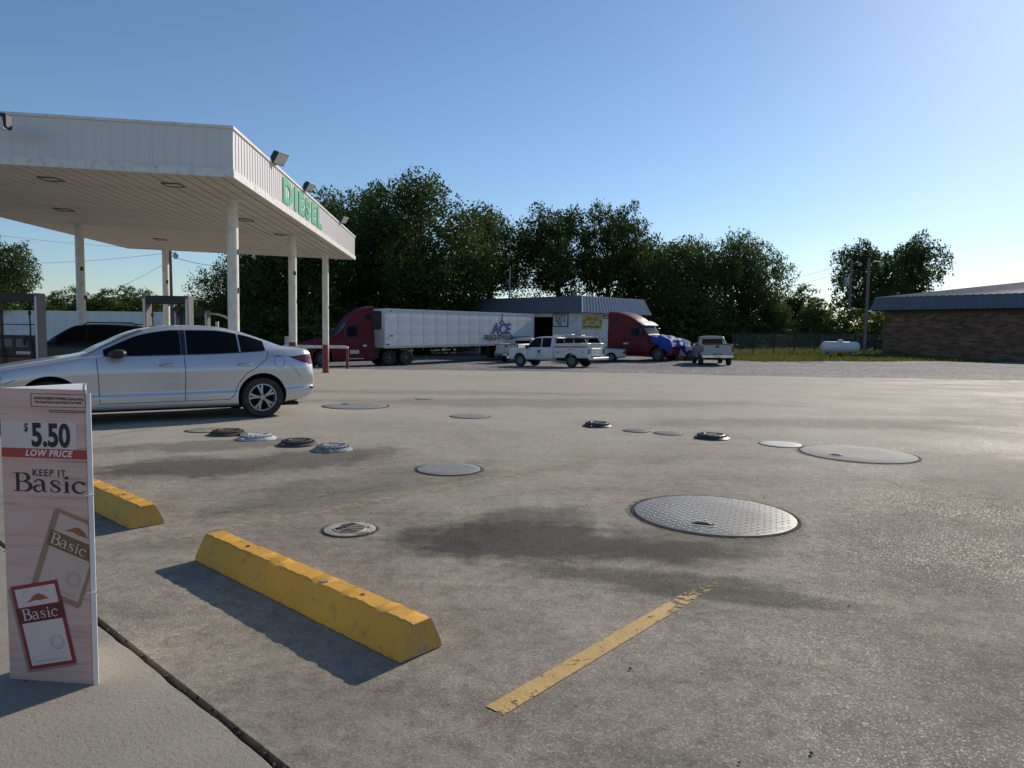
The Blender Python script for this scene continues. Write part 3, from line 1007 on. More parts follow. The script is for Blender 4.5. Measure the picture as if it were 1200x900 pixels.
# ------------------------------------------------------------------ canopy
def canopy():
    NR = at(272.5, 206.3, 14.55)
    FR = at(415.6, 303.6, 31.5)
    zr = (NR.z + FR.z) / 2
    d = Vector((FR.x - NR.x, FR.y - NR.y, 0)); L = d.length; d.normalize()
    left = Vector((-d.y, d.x, 0))                    # towards the far side of the forecourt
    Wd, TILT, HF = 9.7, 0.027, 1.0
    root = thing('fuel_canopy', 'white flat roofed fuel canopy on round posts with ribbed fascia', 'canopy', (NR.x, NR.y, 0), atan2(d.y, d.x))
    # local x along the right edge (away), local y = left
    def zz(y): return zr + TILT * y
    # soffit planks run away from the camera
    npk = 32
    w = Wd / npk
    pl = None
    for k in range(npk):
        y = w * (k + .5)
        mb = MB().box((L / 2, 0, 0), (L - .1, w - .034, 0.02))
        o = mb.build('soffit_plank', 'soffit', root, smooth=False) if pl is None else None
        if pl is None:
            pl = o
        else:
            o = pl.copy(); COL.objects.link(o); o.parent = root
        o.location = (0, y, zz(y) + .02 + random.uniform(-.003, .003))
        o.rotation_euler = (TILT, 0, 0)
    # deck closing the gaps above the planks
    o = MB().add([(0.03, 0.03, zz(0) + .06), (L - .03, .03, zz(0) + .06), (L - .03, Wd - .03, zz(Wd) + .06), (.03, Wd - .03, zz(Wd) + .06),
              (0.03, 0.03, zz(0) + .8), (L - .03, .03, zz(0) + .8), (L - .03, Wd - .03, zz(Wd) + .8), (.03, Wd - .03, zz(Wd) + .8)],
             [(0, 3, 2, 1), (4, 5, 6, 7), (0, 1, 5, 4), (1, 2, 6, 5), (2, 3, 7, 6), (3, 0, 4, 7)]).build('roof_deck', 'dark_gap', root, smooth=False)
    # fascia: one ribbed sheet per panel; rib on its left edge
    def panel_mesh(w, h, q):
        r = .012
        prof = [(0, 0), (.008, r), (.028, r), (.036, 0), (w * .5, 0), (w * .5 + .008, r * q), (w * .5 + .028, r * q), (w * .5 + .036, 0), (w, 0)]
        vs = [(x, -y, z) for z in (0, h) for x, y in prof]
        n = len(prof)
        me = MB().add(vs, [(i, i + 1, n + i + 1, n + i) for i in range(n - 1)]).mesh('fascia_panel')
        me.materials.append(M['fascia']); return me
    for (p0, p1, nrm_ang, cnt) in ((Vector((0, Wd)), Vector((0, 0)), 0, 36), (Vector((0, 0)), Vector((L, 0)), 0, 84),
                                   (Vector((L, 0)), Vector((L, Wd)), 0, 36), (Vector((L, Wd)), Vector((0, Wd)), 0, 58)):
        dv = p1 - p0; ll = dv.length; wq = ll / cnt
        me = panel_mesh(wq, HF - .17, .15)
        an = atan2(dv.y, dv.x)
        for k in range(cnt):
            o = bpy.data.objects.new('fascia_panel', me); COL.objects.link(o); o.parent = root
            q = p0 + dv * (k / cnt)
            dz = TILT * (dv.y / ll)
            o.location = (q.x, q.y, zz(q.y) + .12)
            o.rotation_euler = (0, -math.atan(dz), an)
    # bottom flange and top cap around the edge
    def rim(name, z0, z1, out, mat):
        mb = MB()
        c = [(-out, -out), (L + out, -out), (L + out, Wd + out), (-out, Wd + out)]
        ci = [(.02, .02), (L - .02, .02), (L - .02, Wd - .02), (.02, Wd - .02)]
        vs = []
        for (zs) in (z0, z1):
            for (x, y) in c: vs.append((x, y, zz(y) + zs))
            for (x, y) in ci: vs.append((x, y, zz(y) + zs))
        fs = []
        for i in range(4):
            j = (i + 1) % 4
            fs += [(i, j, 8 + j, 8 + i), (4 + i, 4 + j, 12 + j, 12 + i), (i, j, 4 + j, 4 + i), (8 + i, 8 + j, 12 + j, 12 + i)]
        mb.add(vs, fs).build(name, mat, root, smooth=False)
    rim('bottom_flange', -.03, .135, .035, 'trim_white')
    rim('top_cap', HF - .055, HF, .04, 'trim_white')
    # recessed light frames in the soffit
    for (px, py) in ((203.5, 216.8), (75, 246), (288, 257.7), (188, 280.5), (330, 275), (60, 210)):
        r_ = ray(px, py)
        t = 10.0
        for _ in range(50):
            p = Vector((0, 0, EYE)) + r_ * t
            yl = (Vector((p.x - NR.x, p.y - NR.y, 0))).dot(left)
            t = t * .5 + .5 * (zz(yl) - EYE) / r_.z
        p = Vector((0, 0, EYE)) + r_ * t
        lx = Vector((p.x - NR.x, p.y - NR.y, 0)).dot(d)
        fr = MB()
        for (cx, cy, sx, sy) in ((0, .19, .40, .02), (0, -.19, .40, .02), (.19, 0, .02, .36), (-.19, 0, .02, .36)):
            fr.box((cx, cy, 0), (sx, sy, .03))
        o = fr.build('light_frame', 'grey_metal', root, smooth=False); o.location = (lx, yl, zz(yl) - .005)
        MB().box((0, 0, .012), (.36, .36, .01)).build('lamp_panel', 'soffit', o, smooth=False)
    # columns
    def col(px, py, dep):
        p = at(px, py, dep)
        v = Vector((p.x - NR.x, p.y - NR.y, 0))
        lx, ly = v.dot(d), v.dot(left)
        gz = g(p.x, p.y)
        zc = zz(ly) + .02
        c = MB().lathe([(.135, gz + 1.22), (.135, zc)], 24).build('column', 'column_white', root)
        c.location = (lx, ly, 0)
        MB().lathe([(.137, gz - .05), (.137, gz + 1.22), (.13, gz + 1.23)], 24).build('red_base', 'post_red', c)
        MB().box((0, 0, zc - .012), (.42, .42, .02)).build('cap_plate', 'trim_white', c)
        # old clamps and scars on the posts
        for zq in (2.3, 3.25):
            a = random.uniform(-2.4, -1.0)
            MB().box((cos(a) * .137, sin(a) * .137, zq), (.02, .09, .13), rz=a).build('scar', 'iron_dark', c)
    for a in ((272, 235.7, 17.5), (342.5, 278, 24.2), (381.3, 300, 30.3), (92.4, 261, 23.7), (193.6, 290.7, 30.0)):
        col(*a)
    # DIESEL sign on the right fascia
    def face(px, py):            # point on right fascia plane -> local x, z
        r_ = ray(px, py)
        n = -left
        t = (Vector((NR.x, NR.y, EYE)) - Vector((0, 0, EYE))).dot(n) / r_.dot(n)
        p = Vector((0, 0, EYE)) + r_ * t
        return Vector((p.x - NR.x, p.y - NR.y, 0)).dot(d), p.z
    x0, zt0 = face(331.5, 210)
    x1, _ = face(376, 250)
    _, zb0 = face(333, 237)
    sg = thing('sign_lettering', 'green DIESEL letters fixed on the white ribbed canopy fascia', 'lettering')
    sg.parent = None
    ms = root.matrix_basis
    sg.location = root.location + Vector((d.x, d.y, 0)) * ((x0 + x1) / 2) - left * .01 + Vector((0, 0, zr + .545))
    sg.rotation_euler = root.rotation_euler
    hh, ww = .76, (x1 - x0)
    me = text_mesh('DIESEL', 1.0, bold=.055, space=1.26)
    xs_ = [v.co.x for v in me.vertices]; ys_ = [v.co.y for v in me.vertices]
    for v in me.vertices:
        v.co = Vector(((v.co.x - (max(xs_) + min(xs_)) / 2) / (max(xs_) - min(xs_)) * (ww + .1), -.014 - (.006 if v.co.z > 0 else 0), (v.co.y - (max(ys_) + min(ys_)) / 2) / (max(ys_) - min(ys_)) * (hh - .08)))
    link('lettering', me, 'green_letter', sg, smooth=False)
    # floodlights on the roof edge
    def flood(px, py, label, tilt, yaw, s=1.0):
        lx, _ = face(px, py)
        o = thing('floodlight', label, 'floodlight', root.location + Vector((d.x, d.y, 0)) * lx - left * .02 + Vector((0, 0, zr + HF)), root.rotation_euler.z + yaw, 'floodlights along the canopy edge')
        MB().tube([(0, 0, -.06), (0, -.03, .08), (0, -.1, .14)], .02, 8).build('bracket', 'black_plastic', o)
        MB().box((0, .03, -.02), (.14, .1, .05)).build('foot', 'black_plastic', o)
        b = MB().add([(-.2, -.12, -.14), (.2, -.12, -.14), (.2, -.12, .2), (-.2, -.12, .2), (-.13, .1, -.08), (.13, .1, -.08), (.13, .1, .13), (-.13, .1, .13)],
                     [(0, 1, 2, 3), (4, 7, 6, 5), (0, 4, 5, 1), (1, 5, 6, 2), (2, 6, 7, 3), (3, 7, 4, 0)]).build('housing', 'black_plastic', o, bevel=.015)
        b.location = (0, -.12, .12); b.rotation_euler = (tilt, 0, 0); b.scale = (s, s, s)
        MB().box((0, -.125, .03), (.34, .012, .27)).build('lens', 'glass_lamp', b, bevel=.004)
    flood(320, 186, 'black floodlight on the bare ribs nearer the canopy corner', radians(38), radians(-30), 1.0)
    flood(356, 222, 'black floodlight above the green DIESEL letters', radians(38), radians(-25), .85)
    flood(398, 262, 'black floodlight between the DIESEL letters and the far end', radians(38), radians(-30), .85)
    # wall pack on the front fascia
    p = at(1, 143, 13.6)
    wl = thing('wall_light', 'boxy brown wall light on the shaded front of the canopy', 'wall light', p + Vector((0, -.12, -.02)), root.rotation_euler.z)
    MB().box((0, 0, 0), (.24, .46, .28)).build('housing', 'black_plastic', wl, bevel=.03)
    MB().box((-.06, 0, -.05), (.16, .40, .22), taper=.9).build('lens', 'glass_lamp', wl, bevel=.01)
    return root, NR, d, left, L, zr
CAN, NR, CD, CL, CLEN, CZ = canopy()
CROT = atan2(CD.y, CD.x)

# ------------------------------------------------------------------ fuel dispensers on their islands
def dispenser(px, dep, label, rows, group='fuel dispensers under the canopy', arch=False):
    p = at(px, 400, dep)
    gz = g(p.x, p.y)
    o = thing('fuel_dispenser', label, 'fuel pump', (p.x, p.y, gz), CROT - pi / 2, group)
    MB().box((0, 0, .09), (1.35, .85, .18)).build('plinth', 'walk', o, bevel=.02)
    for s in (-1, 1):
        u = MB().box((s * .50, 0, 1.22), (.085, .36, 2.08)).build('upright', 'grey_metal', o, bevel=.015)
        MB().box((s * .50, -.183, 1.22), (.05, .006, 1.9)).build('edge_strip', 'light_metal', u)
    MB().box((0, 0, 2.15), (.915, .34, .2)).build('header', 'black_plastic', o, bevel=.012)
    MB().box((0, 0, .98), (.915, .40, .52)).build('upper_cabinet', 'black_plastic', o, bevel=.012)
    MB().box((0, 0, .45), (.915, .42, .54)).build('lower_cabinet', 'pump_red', o, bevel=.012)
    for s in (-1, 1):
        MB().box((.18 * s, -.204, 1.05), (.28, .012, .2)).build('screen', 'pump_screen', o, bevel=.003)
    MB().box((.2, -.206, .82), (.33, .01, .07)).build('price_label', 'pink_label', o)
    for s in (-.32, .33):
        h = MB().tube([(s, -.1, 2.06), (s, -.13, 1.85), (s + .01, -.15, 1.7), (s + .03, -.17, 1.4), (s + .06, -.24, 1.0), (s + .1, -.27, .6), (s + .04, -.27, .45)], .018, 8).build('hose', 'black_rubber', o)
        MB().lathe([(.0, 1.72), (.035, 1.74), (.035, 1.82), (.0, 1.84)], 10, c=(s, -.135, 0)).build('breakaway', 'black_plastic', h)
        MB().tube([(s - .09, -.23, 1.0), (s - .09, -.26, 1.1), (s - .06, -.27, 1.2)], [.02, .03, .025], 8).build('nozzle', 'black_plastic', o)
    MB().cyl((-.45, 0, 1.5), (.45, 0, 1.5), .012).build('crossbar', 'black_plastic', o)
    if arch:
        pts = [(.5 + 1.0 * sin(t) * .95, .1, 1.55 + .62 * cos(t)) for t in np.linspace(0, 1.35, 14)]
        MB().tube(pts, .035, 8).build('hose_arch', 'light_metal', o)
        MB().box((.78, .1, 1.2), (.09, .09, 1.4)).build('arch_post', 'light_metal', o)
        MB().box((.98, .1, 1.0), (.5, .3, .85)).build('hose_cabinet', 'black_plastic', o, bevel=.02)
    return o
dispenser(23, 17.3, 'red and black fuel pump beside the black car', 0)
dispenser(198, 17.5, 'open frame fuel pump behind the roof of the silver sedan', 0)
dispenser(226, 24.2, 'fuel pump with a curved pale hose arch beside it', 0, arch=True)

# guard rail by the last column
pa, pb = ground(407, 431.5), at(300, 405, 24.5)
gr = thing('guard_rail', 'white topped pipe guard rail with a red leg past the last column', 'guard rail', (pa.x, pa.y, g(pa.x, pa.y)))
leg_h = 1.2
dv = Vector((pb.x - pa.x, pb.y - pa.y, 0)); lv = dv.length; dv.normalize()
dv = Vector((-.995, -.10, 0)); lv = 3.6
for k, q in enumerate((0.0, lv)):
    c = dv * q
    zq = g(pa.x + c.x, pa.y + c.y) - g(pa.x, pa.y)
    MB().cyl((c.x, c.y, zq - .1), (c.x, c.y, leg_h - .08), .085, n=16).build('leg', 'post_red', gr)
MB().tube([(0, 0, leg_h - .08), Vector((0, 0, leg_h - .02)) + dv * .02, Vector((0, 0, leg_h)) + dv * .08, dv * (lv - .08) + Vector((0, 0, leg_h)), dv * lv + Vector((0, 0, leg_h - .08))], .087, 16).build('top_pipe', 'column_white', gr)

# ------------------------------------------------------------------ parking stops
def stop(pa, pb, label):
    d = (pb - pa); L = d.length; d.normalize()
    n = Vector((-d.y, d.x, 0))
    if n.y < 0: n = -n
    w, h = .235, .15
    prof = [(0, 0), (.004, .035), (.058, h - .008), (.07, h), (w - .07, h), (w - .058, h - .008), (w - .004, .035), (w, 0)]
    nx_ = 70
    vs, fs = [], []
    for i in range(nx_ + 1):
        t = L * i / nx_
        end = .012 if i in (0, nx_) else 0.0
        for (y, z) in prof:
            jz = (random.random() - .5) * .006 if 0 < z else 0
            yy = y + (random.random() - .5) * .005 + (w / 2 - y) * end * 2
            chip_ = .004 * max(0, sin(t * 23.0 + 1.3) * sin(t * 7.1) - .7) / .3 if z > h - .02 else 0
            if i in (0, nx_) and z > .03: chip_ += .006 * random.random()
            vs.append((t, yy + (w / 2 - y) * chip_ * 3, max(0, z * (1 - end)) + jz - chip_))
    m_ = len(prof)
    for i in range(nx_):
        for j in range(m_ - 1):
            q = i * m_ + j
            fs.append((q, q + 1, q + m_ + 1, q + m_))
    fs.append(tuple(range(m_))); fs.append(tuple(nx_ * m_ + j for j in range(m_ - 1, -1, -1)))
    o = thing('parking_stop', label, 'parking stop', (pa.x, pa.y, .0045), atan2(d.y, d.x), 'yellow parking stops')
    flip = 1 if (Matrix.Rotation(atan2(d.y, d.x), 3, 'Z') @ Vector((0, 1, 0))).dot(n) > 0 else -1
    vs = [(x, y * flip, z) for x, y, z in vs]
    MB().add(vs, fs).build('concrete_bar', 'stop_yellow', o, ang=25)
    for q in (.22, .78):
        MB().lathe([(.0, h + .002), (.011, h + .004), (.013, h - .004)], 10, c=(L * q, flip * w * .5, 0)).build('anchor_pin', 'iron_rust', o)
    # broken away chips
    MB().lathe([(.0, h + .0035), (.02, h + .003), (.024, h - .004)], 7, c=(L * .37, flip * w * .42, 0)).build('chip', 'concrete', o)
stop(ground(469.3, 778.6), ground(228, 657), 'yellow concrete parking stop casting a clear shadow')
s2a = ground(152, 621)
stop(s2a, s2a + (ground(228, 657) - ground(469.3, 778.6)), 'yellow concrete parking stop with its end broken, partly behind the tall display')

# ------------------------------------------------------------------ covers set in the concrete
def flush_cover(px, py, wpx, mat, label, style, group='flush covers in the concrete', rot=0.6, handle=None):
    p = ground(px, py)
    R = wpx * p.y / FPX / 2
    o = thing('manhole_cover', label, 'manhole cover', (p.x, p.y, g(p.x, p.y) - .0035), rot, group)
    # slope with the ground
    sx = (g(p.x + .5, p.y) - g(p.x - .5, p.y)); sy = (g(p.x, p.y + .5) - g(p.x, p.y - .5))
    o.rotation_euler = (Matrix.Rotation(math.atan(sy), 3, 'X') @ Matrix.Rotation(-math.atan(sx), 3, 'Y') @ Matrix.Rotation(rot, 3, 'Z')).to_euler()
    MB().lathe([(R * 1.0, .001), (R * 1.0, .007), (R * .985, .010), (R * .972, .010), (R * .969, .004)], 72).build('ring', 'cover_ring', o)
    MB().lathe([(R * .972, .0045), (.001, .0045)], 48).build('gap', 'dark_gap', o)
    MB().lathe([(R * 1.0, .0055), (R * 1.035 + .012, .0052)], 72).build('dirt_collar', 'joint_stain', o, smooth=False)
    Rp = R * .952
    MB().lathe([(Rp, .004), (Rp, .011), (Rp - .006, .0135), (Rp * .5, .0135), (.0005, .0135)], 72).build('plate', mat, o)
    if style in ('diamond', 'grid', 'dots'):
        mb = MB()
        step = {'diamond': .042, 'grid': .036, 'dots': .05}[style]
        n_ = int(Rp / step) + 1
        for i in range(-n_, n_ + 1):
            for j in range(-n_, n_ + 1):
                x, y = i * step, j * step
                if x * x + y * y > (Rp - .03) ** 2: continue
                if handle and abs(x - handle[0]) < .09 and abs(y - handle[1]) < .055: continue
                if style == 'diamond':
                    a, b = (.015, .0055) if (i + j) % 2 else (.0055, .015)
                elif style == 'grid':
                    a = b = .013
                else:
                    a = b = .012
                hz = .003
                mb.add([(x - a, y, .0135), (x, y - b, .0135), (x + a, y, .0135), (x, y + b, .0135), (x, y, .0135 + hz)] if style != 'grid' else
                       [(x - a, y - a, .0135), (x + a, y - a, .0135), (x + a, y + a, .0135), (x - a, y + a, .0135), (x, y, .0135 + hz)],
                       [(0, 1, 4), (1, 2, 4), (2, 3, 4), (3, 0, 4)])
        q = mb.build('tread_pattern', mat, o, smooth=False); q['kind'] = 'stuff'
    if handle:
        h = MB().box((handle[0], handle[1], .0145), (.16, .085, .004)).build('handle_recess', 'dark_gap', o, smooth=False)
        MB().tube([(handle[0] - .06, handle[1], .016), (handle[0] - .03, handle[1], .026), (handle[0] + .03, handle[1], .026), (handle[0] + .06, handle[1], .016)], .008, 6).build('grip', 'galv', h)
        MB().box((handle[0], handle[1] - .055, .0145), (.2, .018, .006)).build('recess_lip', 'cover_pale', h)
    if style == 'fill':
        MB().lathe([(R * .62, .0135), (R * .60, .019), (R * .54, .019), (R * .52, .0135)], 40).build('raised_ring', 'worn_paint', o)
        MB().box((-R * .30, .02, .018), (R * .22, R * .9, .010)).build('slot_bar', 'iron_dark', o)
        for k in range(4):
            MB().box((R * .2, (k - 1.5) * R * .24, .017), (R * .75, R * .06, .008), rz=.3).build('rib', 'worn_paint', o)
    return o

flush_cover(836, 603, 195, 'plate_steel', 'large round diamond plate steel cover beside the oil stain', 'diamond', rot=-.35, handle=(-.05, -.36))
flush_cover(1005, 532, 132, 'plate_composite', 'large round pale smooth cover beside a small white dotted cover', 'plain', rot=-.35, handle=(-.26, -.30))
flush_cover(417, 476, 76, 'cover_grey', 'large round grey cover on the far side of the raised caps', 'diamond', rot=.2, handle=(-.2, .25))
flush_cover(526, 550, 79, 'cover_grey', 'medium round cover with a checkered iron face', 'grid', rot=.75, handle=None)
flush_cover(551, 488, 47, 'cover_grey', 'medium round dusty cover worn nearly smooth', 'grid', rot=.4)
flush_cover(410, 621, 64, 'worn_paint', 'small round fill cover with flaking pale paint by the parking stop', 'fill', rot=-.5)
flush_cover(915, 521, 49, 'cover_pale', 'small pale dotted cover touching the large pale smooth one', 'dots', rot=.2)
flush_cover(745.5, 505, 32, 'cover_dark', 'small dark flush cover next to a raised cap', 'plain', rot=.1)
flush_cover(783, 508, 34, 'cover_dark', 'small dark flush cover between two raised caps', 'grid', rot=.5)
flush_cover(497, 467.5, 21, 'cover_grey', 'tiny round cover far out on the concrete', 'plain')
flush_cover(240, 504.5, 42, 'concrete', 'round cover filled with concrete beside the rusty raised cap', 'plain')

def raised_cap(px, py, wpx, mat, label):
    p = ground(px, py)
    R = wpx * p.y / FPX / 2
    o = thing('spill_cap', label, 'fill cap', (p.x, p.y, g(p.x, p.y)), random.random() * 6, 'raised fill caps in the concrete')
    MB().lathe([(R * 1.02, -.01), (R * 1.0, .012), (R * .86, .034), (R * .80, .036), (R * .78, .028)], 48).build('skirt', mat, o)
    MB().lathe([(R * .77, .02), (R * .76, .052), (R * .70, .060), (R * .45, .062), (R * .42, .056), (.001, .056)], 48).build('lid', mat, o)
    for k in range(24):
        a = 2 * pi * k / 24
        MB().box((cos(a) * R * .79, sin(a) * R * .79, .042), (R * .08, R * .07, .024), rz=a).build('lug', mat, o, smooth=False)
    for k in range(16):
        a = 2 * pi * k / 16
        MB().box((cos(a) * R * .56, sin(a) * R * .56, .064), (R * .2, R * .045, .006), rz=a).build('tread', mat, o, smooth=False)
    for a in (0, pi):
        MB().box((cos(a) * R * 1.0, sin(a) * R * 1.0, .018), (R * .16, R * .2, .03), rz=a).build('ear', mat, o, bevel=.004)
for a in ((267, 509, 43, 'iron_rust', 'rusty brown raised fill cap near the sedan wheel'),
          (301, 514, 44, 'iron_white', 'white painted raised fill cap next to the rusty one'),
          (349, 521, 45, 'iron_brown', 'dark brown raised fill cap between the white and the grey ones'),
          (390, 527, 46, 'iron_grey', 'grey white raised fill cap with deep lugs'),
          (700, 499.5, 34, 'iron_dark', 'dark raised fill cap at one end of the small flush covers'),
          (834, 513.5, 41, 'iron_dark', 'dark raised fill cap between the small dark covers and the pale dotted one')):
    raised_cap(*a)

# ------------------------------------------------------------------ triangular cigarette display
def glyph_strokes():
    """serif letters for the word on the display: each stroke is a list of (x, y, width)"""
    def arc(cx, cy, rx, ry, a0, a1, w0, w1, n=14, wm=None):
        out = []
        for i in range(n + 1):
            t = i / n
            a = radians(a0 + (a1 - a0) * t)
            w = w0 + (w1 - w0) * t if wm is None else (w0 * (1 - t) ** 2 + 2 * wm * t * (1 - t) + w1 * t * t)
            out.append((cx + rx * cos(a), cy + ry * sin(a), w))
        return out
    B = [[(.18, 0, .13), (.18, 1, .13)], [(0, .02, .04), (.34, .02, .04)], [(0, .98, .04), (.34, .98, .04)],
         [(.2, .975, .045)] + arc(.38, .755, .24, .22, 90, -90, .045, .045, 16, .22) + [(.2, .535, .045)],
         [(.2, .525, .045)] + arc(.42, .275, .28, .25, 90, -90, .045, .045, 16, .24) + [(.2, .025, .045)]]
    a = [[(.10, .50, .07)] + arc(.26, .48, .17, .17, 165, 20, .05, .11, 10) + [(.44, .40, .115), (.44, .12, .115)] + arc(.53, .12, .085, .10, 190, 300, .10, .03, 6),
         [(.44, .40, .03), (.30, .355, .05)] + arc(.23, .18, .17, .165, 80, 280, .06, .06, 14, .14) + [(.36, .07, .05), (.44, .16, .03)]]
    s = [[(.40, .47, .02)] + arc(.235, .50, .15, .13, 20, 180, .03, .10, 8, .06)[1:] + [(.12, .44, .11), (.22, .345, .125), (.34, .27, .125)]
         + arc(.225, .16, .17, .14, 25, -90, .11, .04, 8) + arc(.225, .16, .16, .14, -100, -170, .04, .03, 6)[0:],
         [(.40, .60, .03), (.40, .44, .03)], [(.06, .24, .03), (.06, .04, .03)]]
    i = [[(.15, .02, .115), (.15, .58, .115)], [(.02, .02, .035), (.28, .02, .035)], [(.02, .585, .035), (.19, .585, .035)],
         arc(.15, .80, .04, .04, 0, 360, .075, .075, 12)]
    c = [arc(.32, .31, .25, .29, 40, 180, .12, .115, 10, .03) + arc(.32, .31, .25, .29, 190, 325, .115, .03, 10, .09), [(.50, .46, .12), (.51, .54, .08)]]
    return [(B, .78), (a, .68), (s, .55), (i, .34), (c, .6)]

def basic_word(name, parent, origin, right, up, height, mat, wide=1.4):
    """origin at the word's centre; strokes become thin ribbons, each a hair further out"""
    right, up = Vector(right).normalized(), Vector(up).normalized()
    out = right.cross(up)
    gl = glyph_strokes()
    tw = sum(w for _, w in gl)
    x = -tw / 2
    mb = MB(); k = 0
    for strokes, adv in gl:
        for st in strokes:
            vs = []
            for i_, (px, py, w) in enumerate(st):
                a_, b_ = st[max(0, i_ - 1)], st[min(len(st) - 1, i_ + 1)]
                t = Vector((b_[0] - a_[0], b_[1] - a_[1]))
                t = t.normalized() if t.length > 1e-6 else Vector((1, 0))
                for s_ in (-.5, .5):
                    q = Vector(((px - t.y * w * s_ + x) * wide, py + t.x * w * s_ - .45))
                    vs.append(Vector(origin) + right * q.x * height + up * q.y * height + out * (k * .00012))
            mb.add(vs, [(2 * i_, 2 * i_ + 1, 2 * i_ + 3, 2 * i_ + 2) for i_ in range(len(st) - 1)])
            k += 1
        x += adv
    return mb.build(name, mat, parent, smooth=False)

def display():
    A, B = ground(12, 797), ground(110, 804)
    mid = (A + B) / 2
    ang = atan2(B.y - A.y, B.x - A.x)
    w = (B - A).length
    H = 1.147
    o = thing('cigarette_display', 'tall three sided cigarette advertising display with a $5.50 price', 'display stand', (mid.x, mid.y, .0065), ang)
    h = w / 2
    ap = w * .866
    lean = 0.0
    def face_panel(name, p, q, mat, t=.004):
        p, q = Vector(p), Vector(q)
        d = (q - p).normalized(); n = Vector((d.y, -d.x))
        nx_ = 24; nz = 24
        vs, fs = [], []
        for s_ in (0, 1):
            for i in range(nx_ + 1):
                for j in range(nz + 1):
                    u_ = i / nx_; z = H * j / nz
                    bow = .003 * sin(pi * u_) * sin(3.1 * z + 1) + .002 * sin(7 * z) * sin(pi * u_)
                    c = p + (q - p) * u_ + n * (bow - s_ * t) if mat != 'board' else p + (q - p) * u_ - n * s_ * t
                    vs.append((c.x, c.y, z))
        W_ = (nx_ + 1) * (nz + 1)
        for i in range(nx_):
            for j in range(nz):
                a = i * (nz + 1) + j
                fs.append((a, a + nz + 1, a + nz + 2, a + 1))
                fs.append((W_ + a, W_ + a + 1, W_ + a + nz + 2, W_ + a + nz + 1))
        return MB().add(vs, fs).build(name, mat, o, ang=60)
    face_panel('front_panel', (-h, 0), (h, 0), 'board')
    face_panel('side_panel', (h, 0), (-.05, ap), 'board_white')
    face_panel('side_panel', (-.05, ap), (-h, 0), 'board_white')
    MB().add([(-h + .004, .004, H - .006), (h - .004, .004, H - .006), (-.05, ap - .006, H - .006), (-h + .004, .004, H - .003), (h - .004, .004, H - .003), (-.05, ap - .006, H - .003)],
             [(0, 2, 1), (3, 4, 5), (0, 1, 4, 3), (1, 2, 5, 4), (2, 0, 3, 5)]).build('top_flap', 'board_white', o, smooth=False)
    # folded seam flap and ties along the right edge
    MB().add([(h + .001, .0005, 0), (h + .014, .008, 0), (h + .014, .008, H * .99), (h + .001, .0005, H * .99), (h + .0135, .011, 0), (h + .0135, .011, H * .99)],
             [(0, 1, 2, 3), (1, 4, 5, 2)]).build('edge_seam', 'board_white', o, smooth=False)
    for z in (.745, .365):
        MB().tube([(h - .012, -.003, z), (h + .006, -.006, z + .002), (h + .018, .002, z), (h + .022, .006, z + .003)], .0035, 6).build('cable_tie', 'letter_white', o)
    # helper: px on front face -> local (x, z)
    Nf = Vector((sin(ang), -cos(ang), 0))
    def fp(px, py):
        r_ = ray(px, py)
        t = (mid - Vector((0, 0, EYE))).dot(Nf) / r_.dot(Nf)
        p = Vector((0, 0, EYE)) + r_ * t
        v = p - mid
        return (v.x * cos(ang) + v.y * sin(ang), p.z - .0065)
    def quad(name, pts, off, mat, par=o):
        vs = [(x, -off, z) for x, z in pts]
        n_ = len(vs)
        return MB().add(vs, [tuple(range(n_))]).build(name, mat, par, smooth=False)
    R3 = basis((1, 0, 0), (0, 0, 1))
    def T(name, body, px, py, size, mat, off=.0012, rot=0.0, **kw):
        x, z = fp(px, py)
        Rr = basis((cos(rot), 0, sin(rot)), (-sin(rot), 0, cos(rot)))
        return text(name, body, size, mat, o, Vector((x, -off, z)), Rr, **kw)
    # warning box
    def frame(x0, z0, x1, z1, w_, off, mat, nm):
        mb = MB()
        for (a, b, c, d_) in ((x0, z0, x1, z0 + w_), (x0, z1 - w_, x1, z1), (x0, z0 + w_, x0 + w_, z1 - w_), (x1 - w_, z0 + w_, x1, z1 - w_)):
            mb.add([(a, -off, b), (c, -off, b), (c, -off, d_), (a, -off, d_)], [(0, 1, 2, 3)])
        return mb.build(nm, mat, o, smooth=False)
    xa, za = fp(36.5, 476.5); xb, zb_ = fp(100.5, 462.5)
    frame(xa, za, xb, zb_, .0022, .0012, 'letter_black', 'warning_frame')
    T('lettering', "SURGEON GENERAL'S WARNING: Quitting Smoking", 68.5, 467.2, .0145, 'letter_black', sx=.62, bold=.0003)
    T('lettering', "Now Greatly Reduces Serious Risks to Your Health.", 68.5, 471.6, .0145, 'letter_black', sx=.62, bold=.0003)
    for dy in (0, 2.0):
        xa, za = fp(57.5, 481.2 + dy); xb, _ = fp(100, 481.2)
        mb = MB(); x = xa
        while x < xb:
            ww = random.uniform(.004, .012)
            mb.add([(x, -.0012, za), (min(xb, x + ww), -.0012, za), (min(xb, x + ww), -.0012, za + .0032), (x, -.0012, za + .0032)], [(0, 1, 2, 3)])
            x += ww + .003
        mb.build('fine_print', 'letter_black', o, smooth=False)
    # price card
    xl = -h + .001
    _, z0 = fp(55, 526); _, z1 = fp(55, 494)
    quad('price_card', [(xl, z0), (h - .04, z0), (h - .04, z1), (xl, z1)], .0008, 'price_white')
    T('price', '5.50', 59.5, 511.5, .122, 'letter_black', off=.0016, sx=.76, bold=.0045)
    T('dollar_sign', '$', 30.5, 501, .045, 'letter_black', off=.0016, sx=.7, bold=.001)
    _, z2 = fp(55, 537)
    quad('red_band', [(xl, z2), (h - .001, z2), (h - .001, z0), (xl, z0)], .0012, 'letter_red')
    T('lettering', 'LOW PRICE', 57, 531.5, .034, 'letter_white', off=.002, shear=.25, bold=.001, space=1.1)
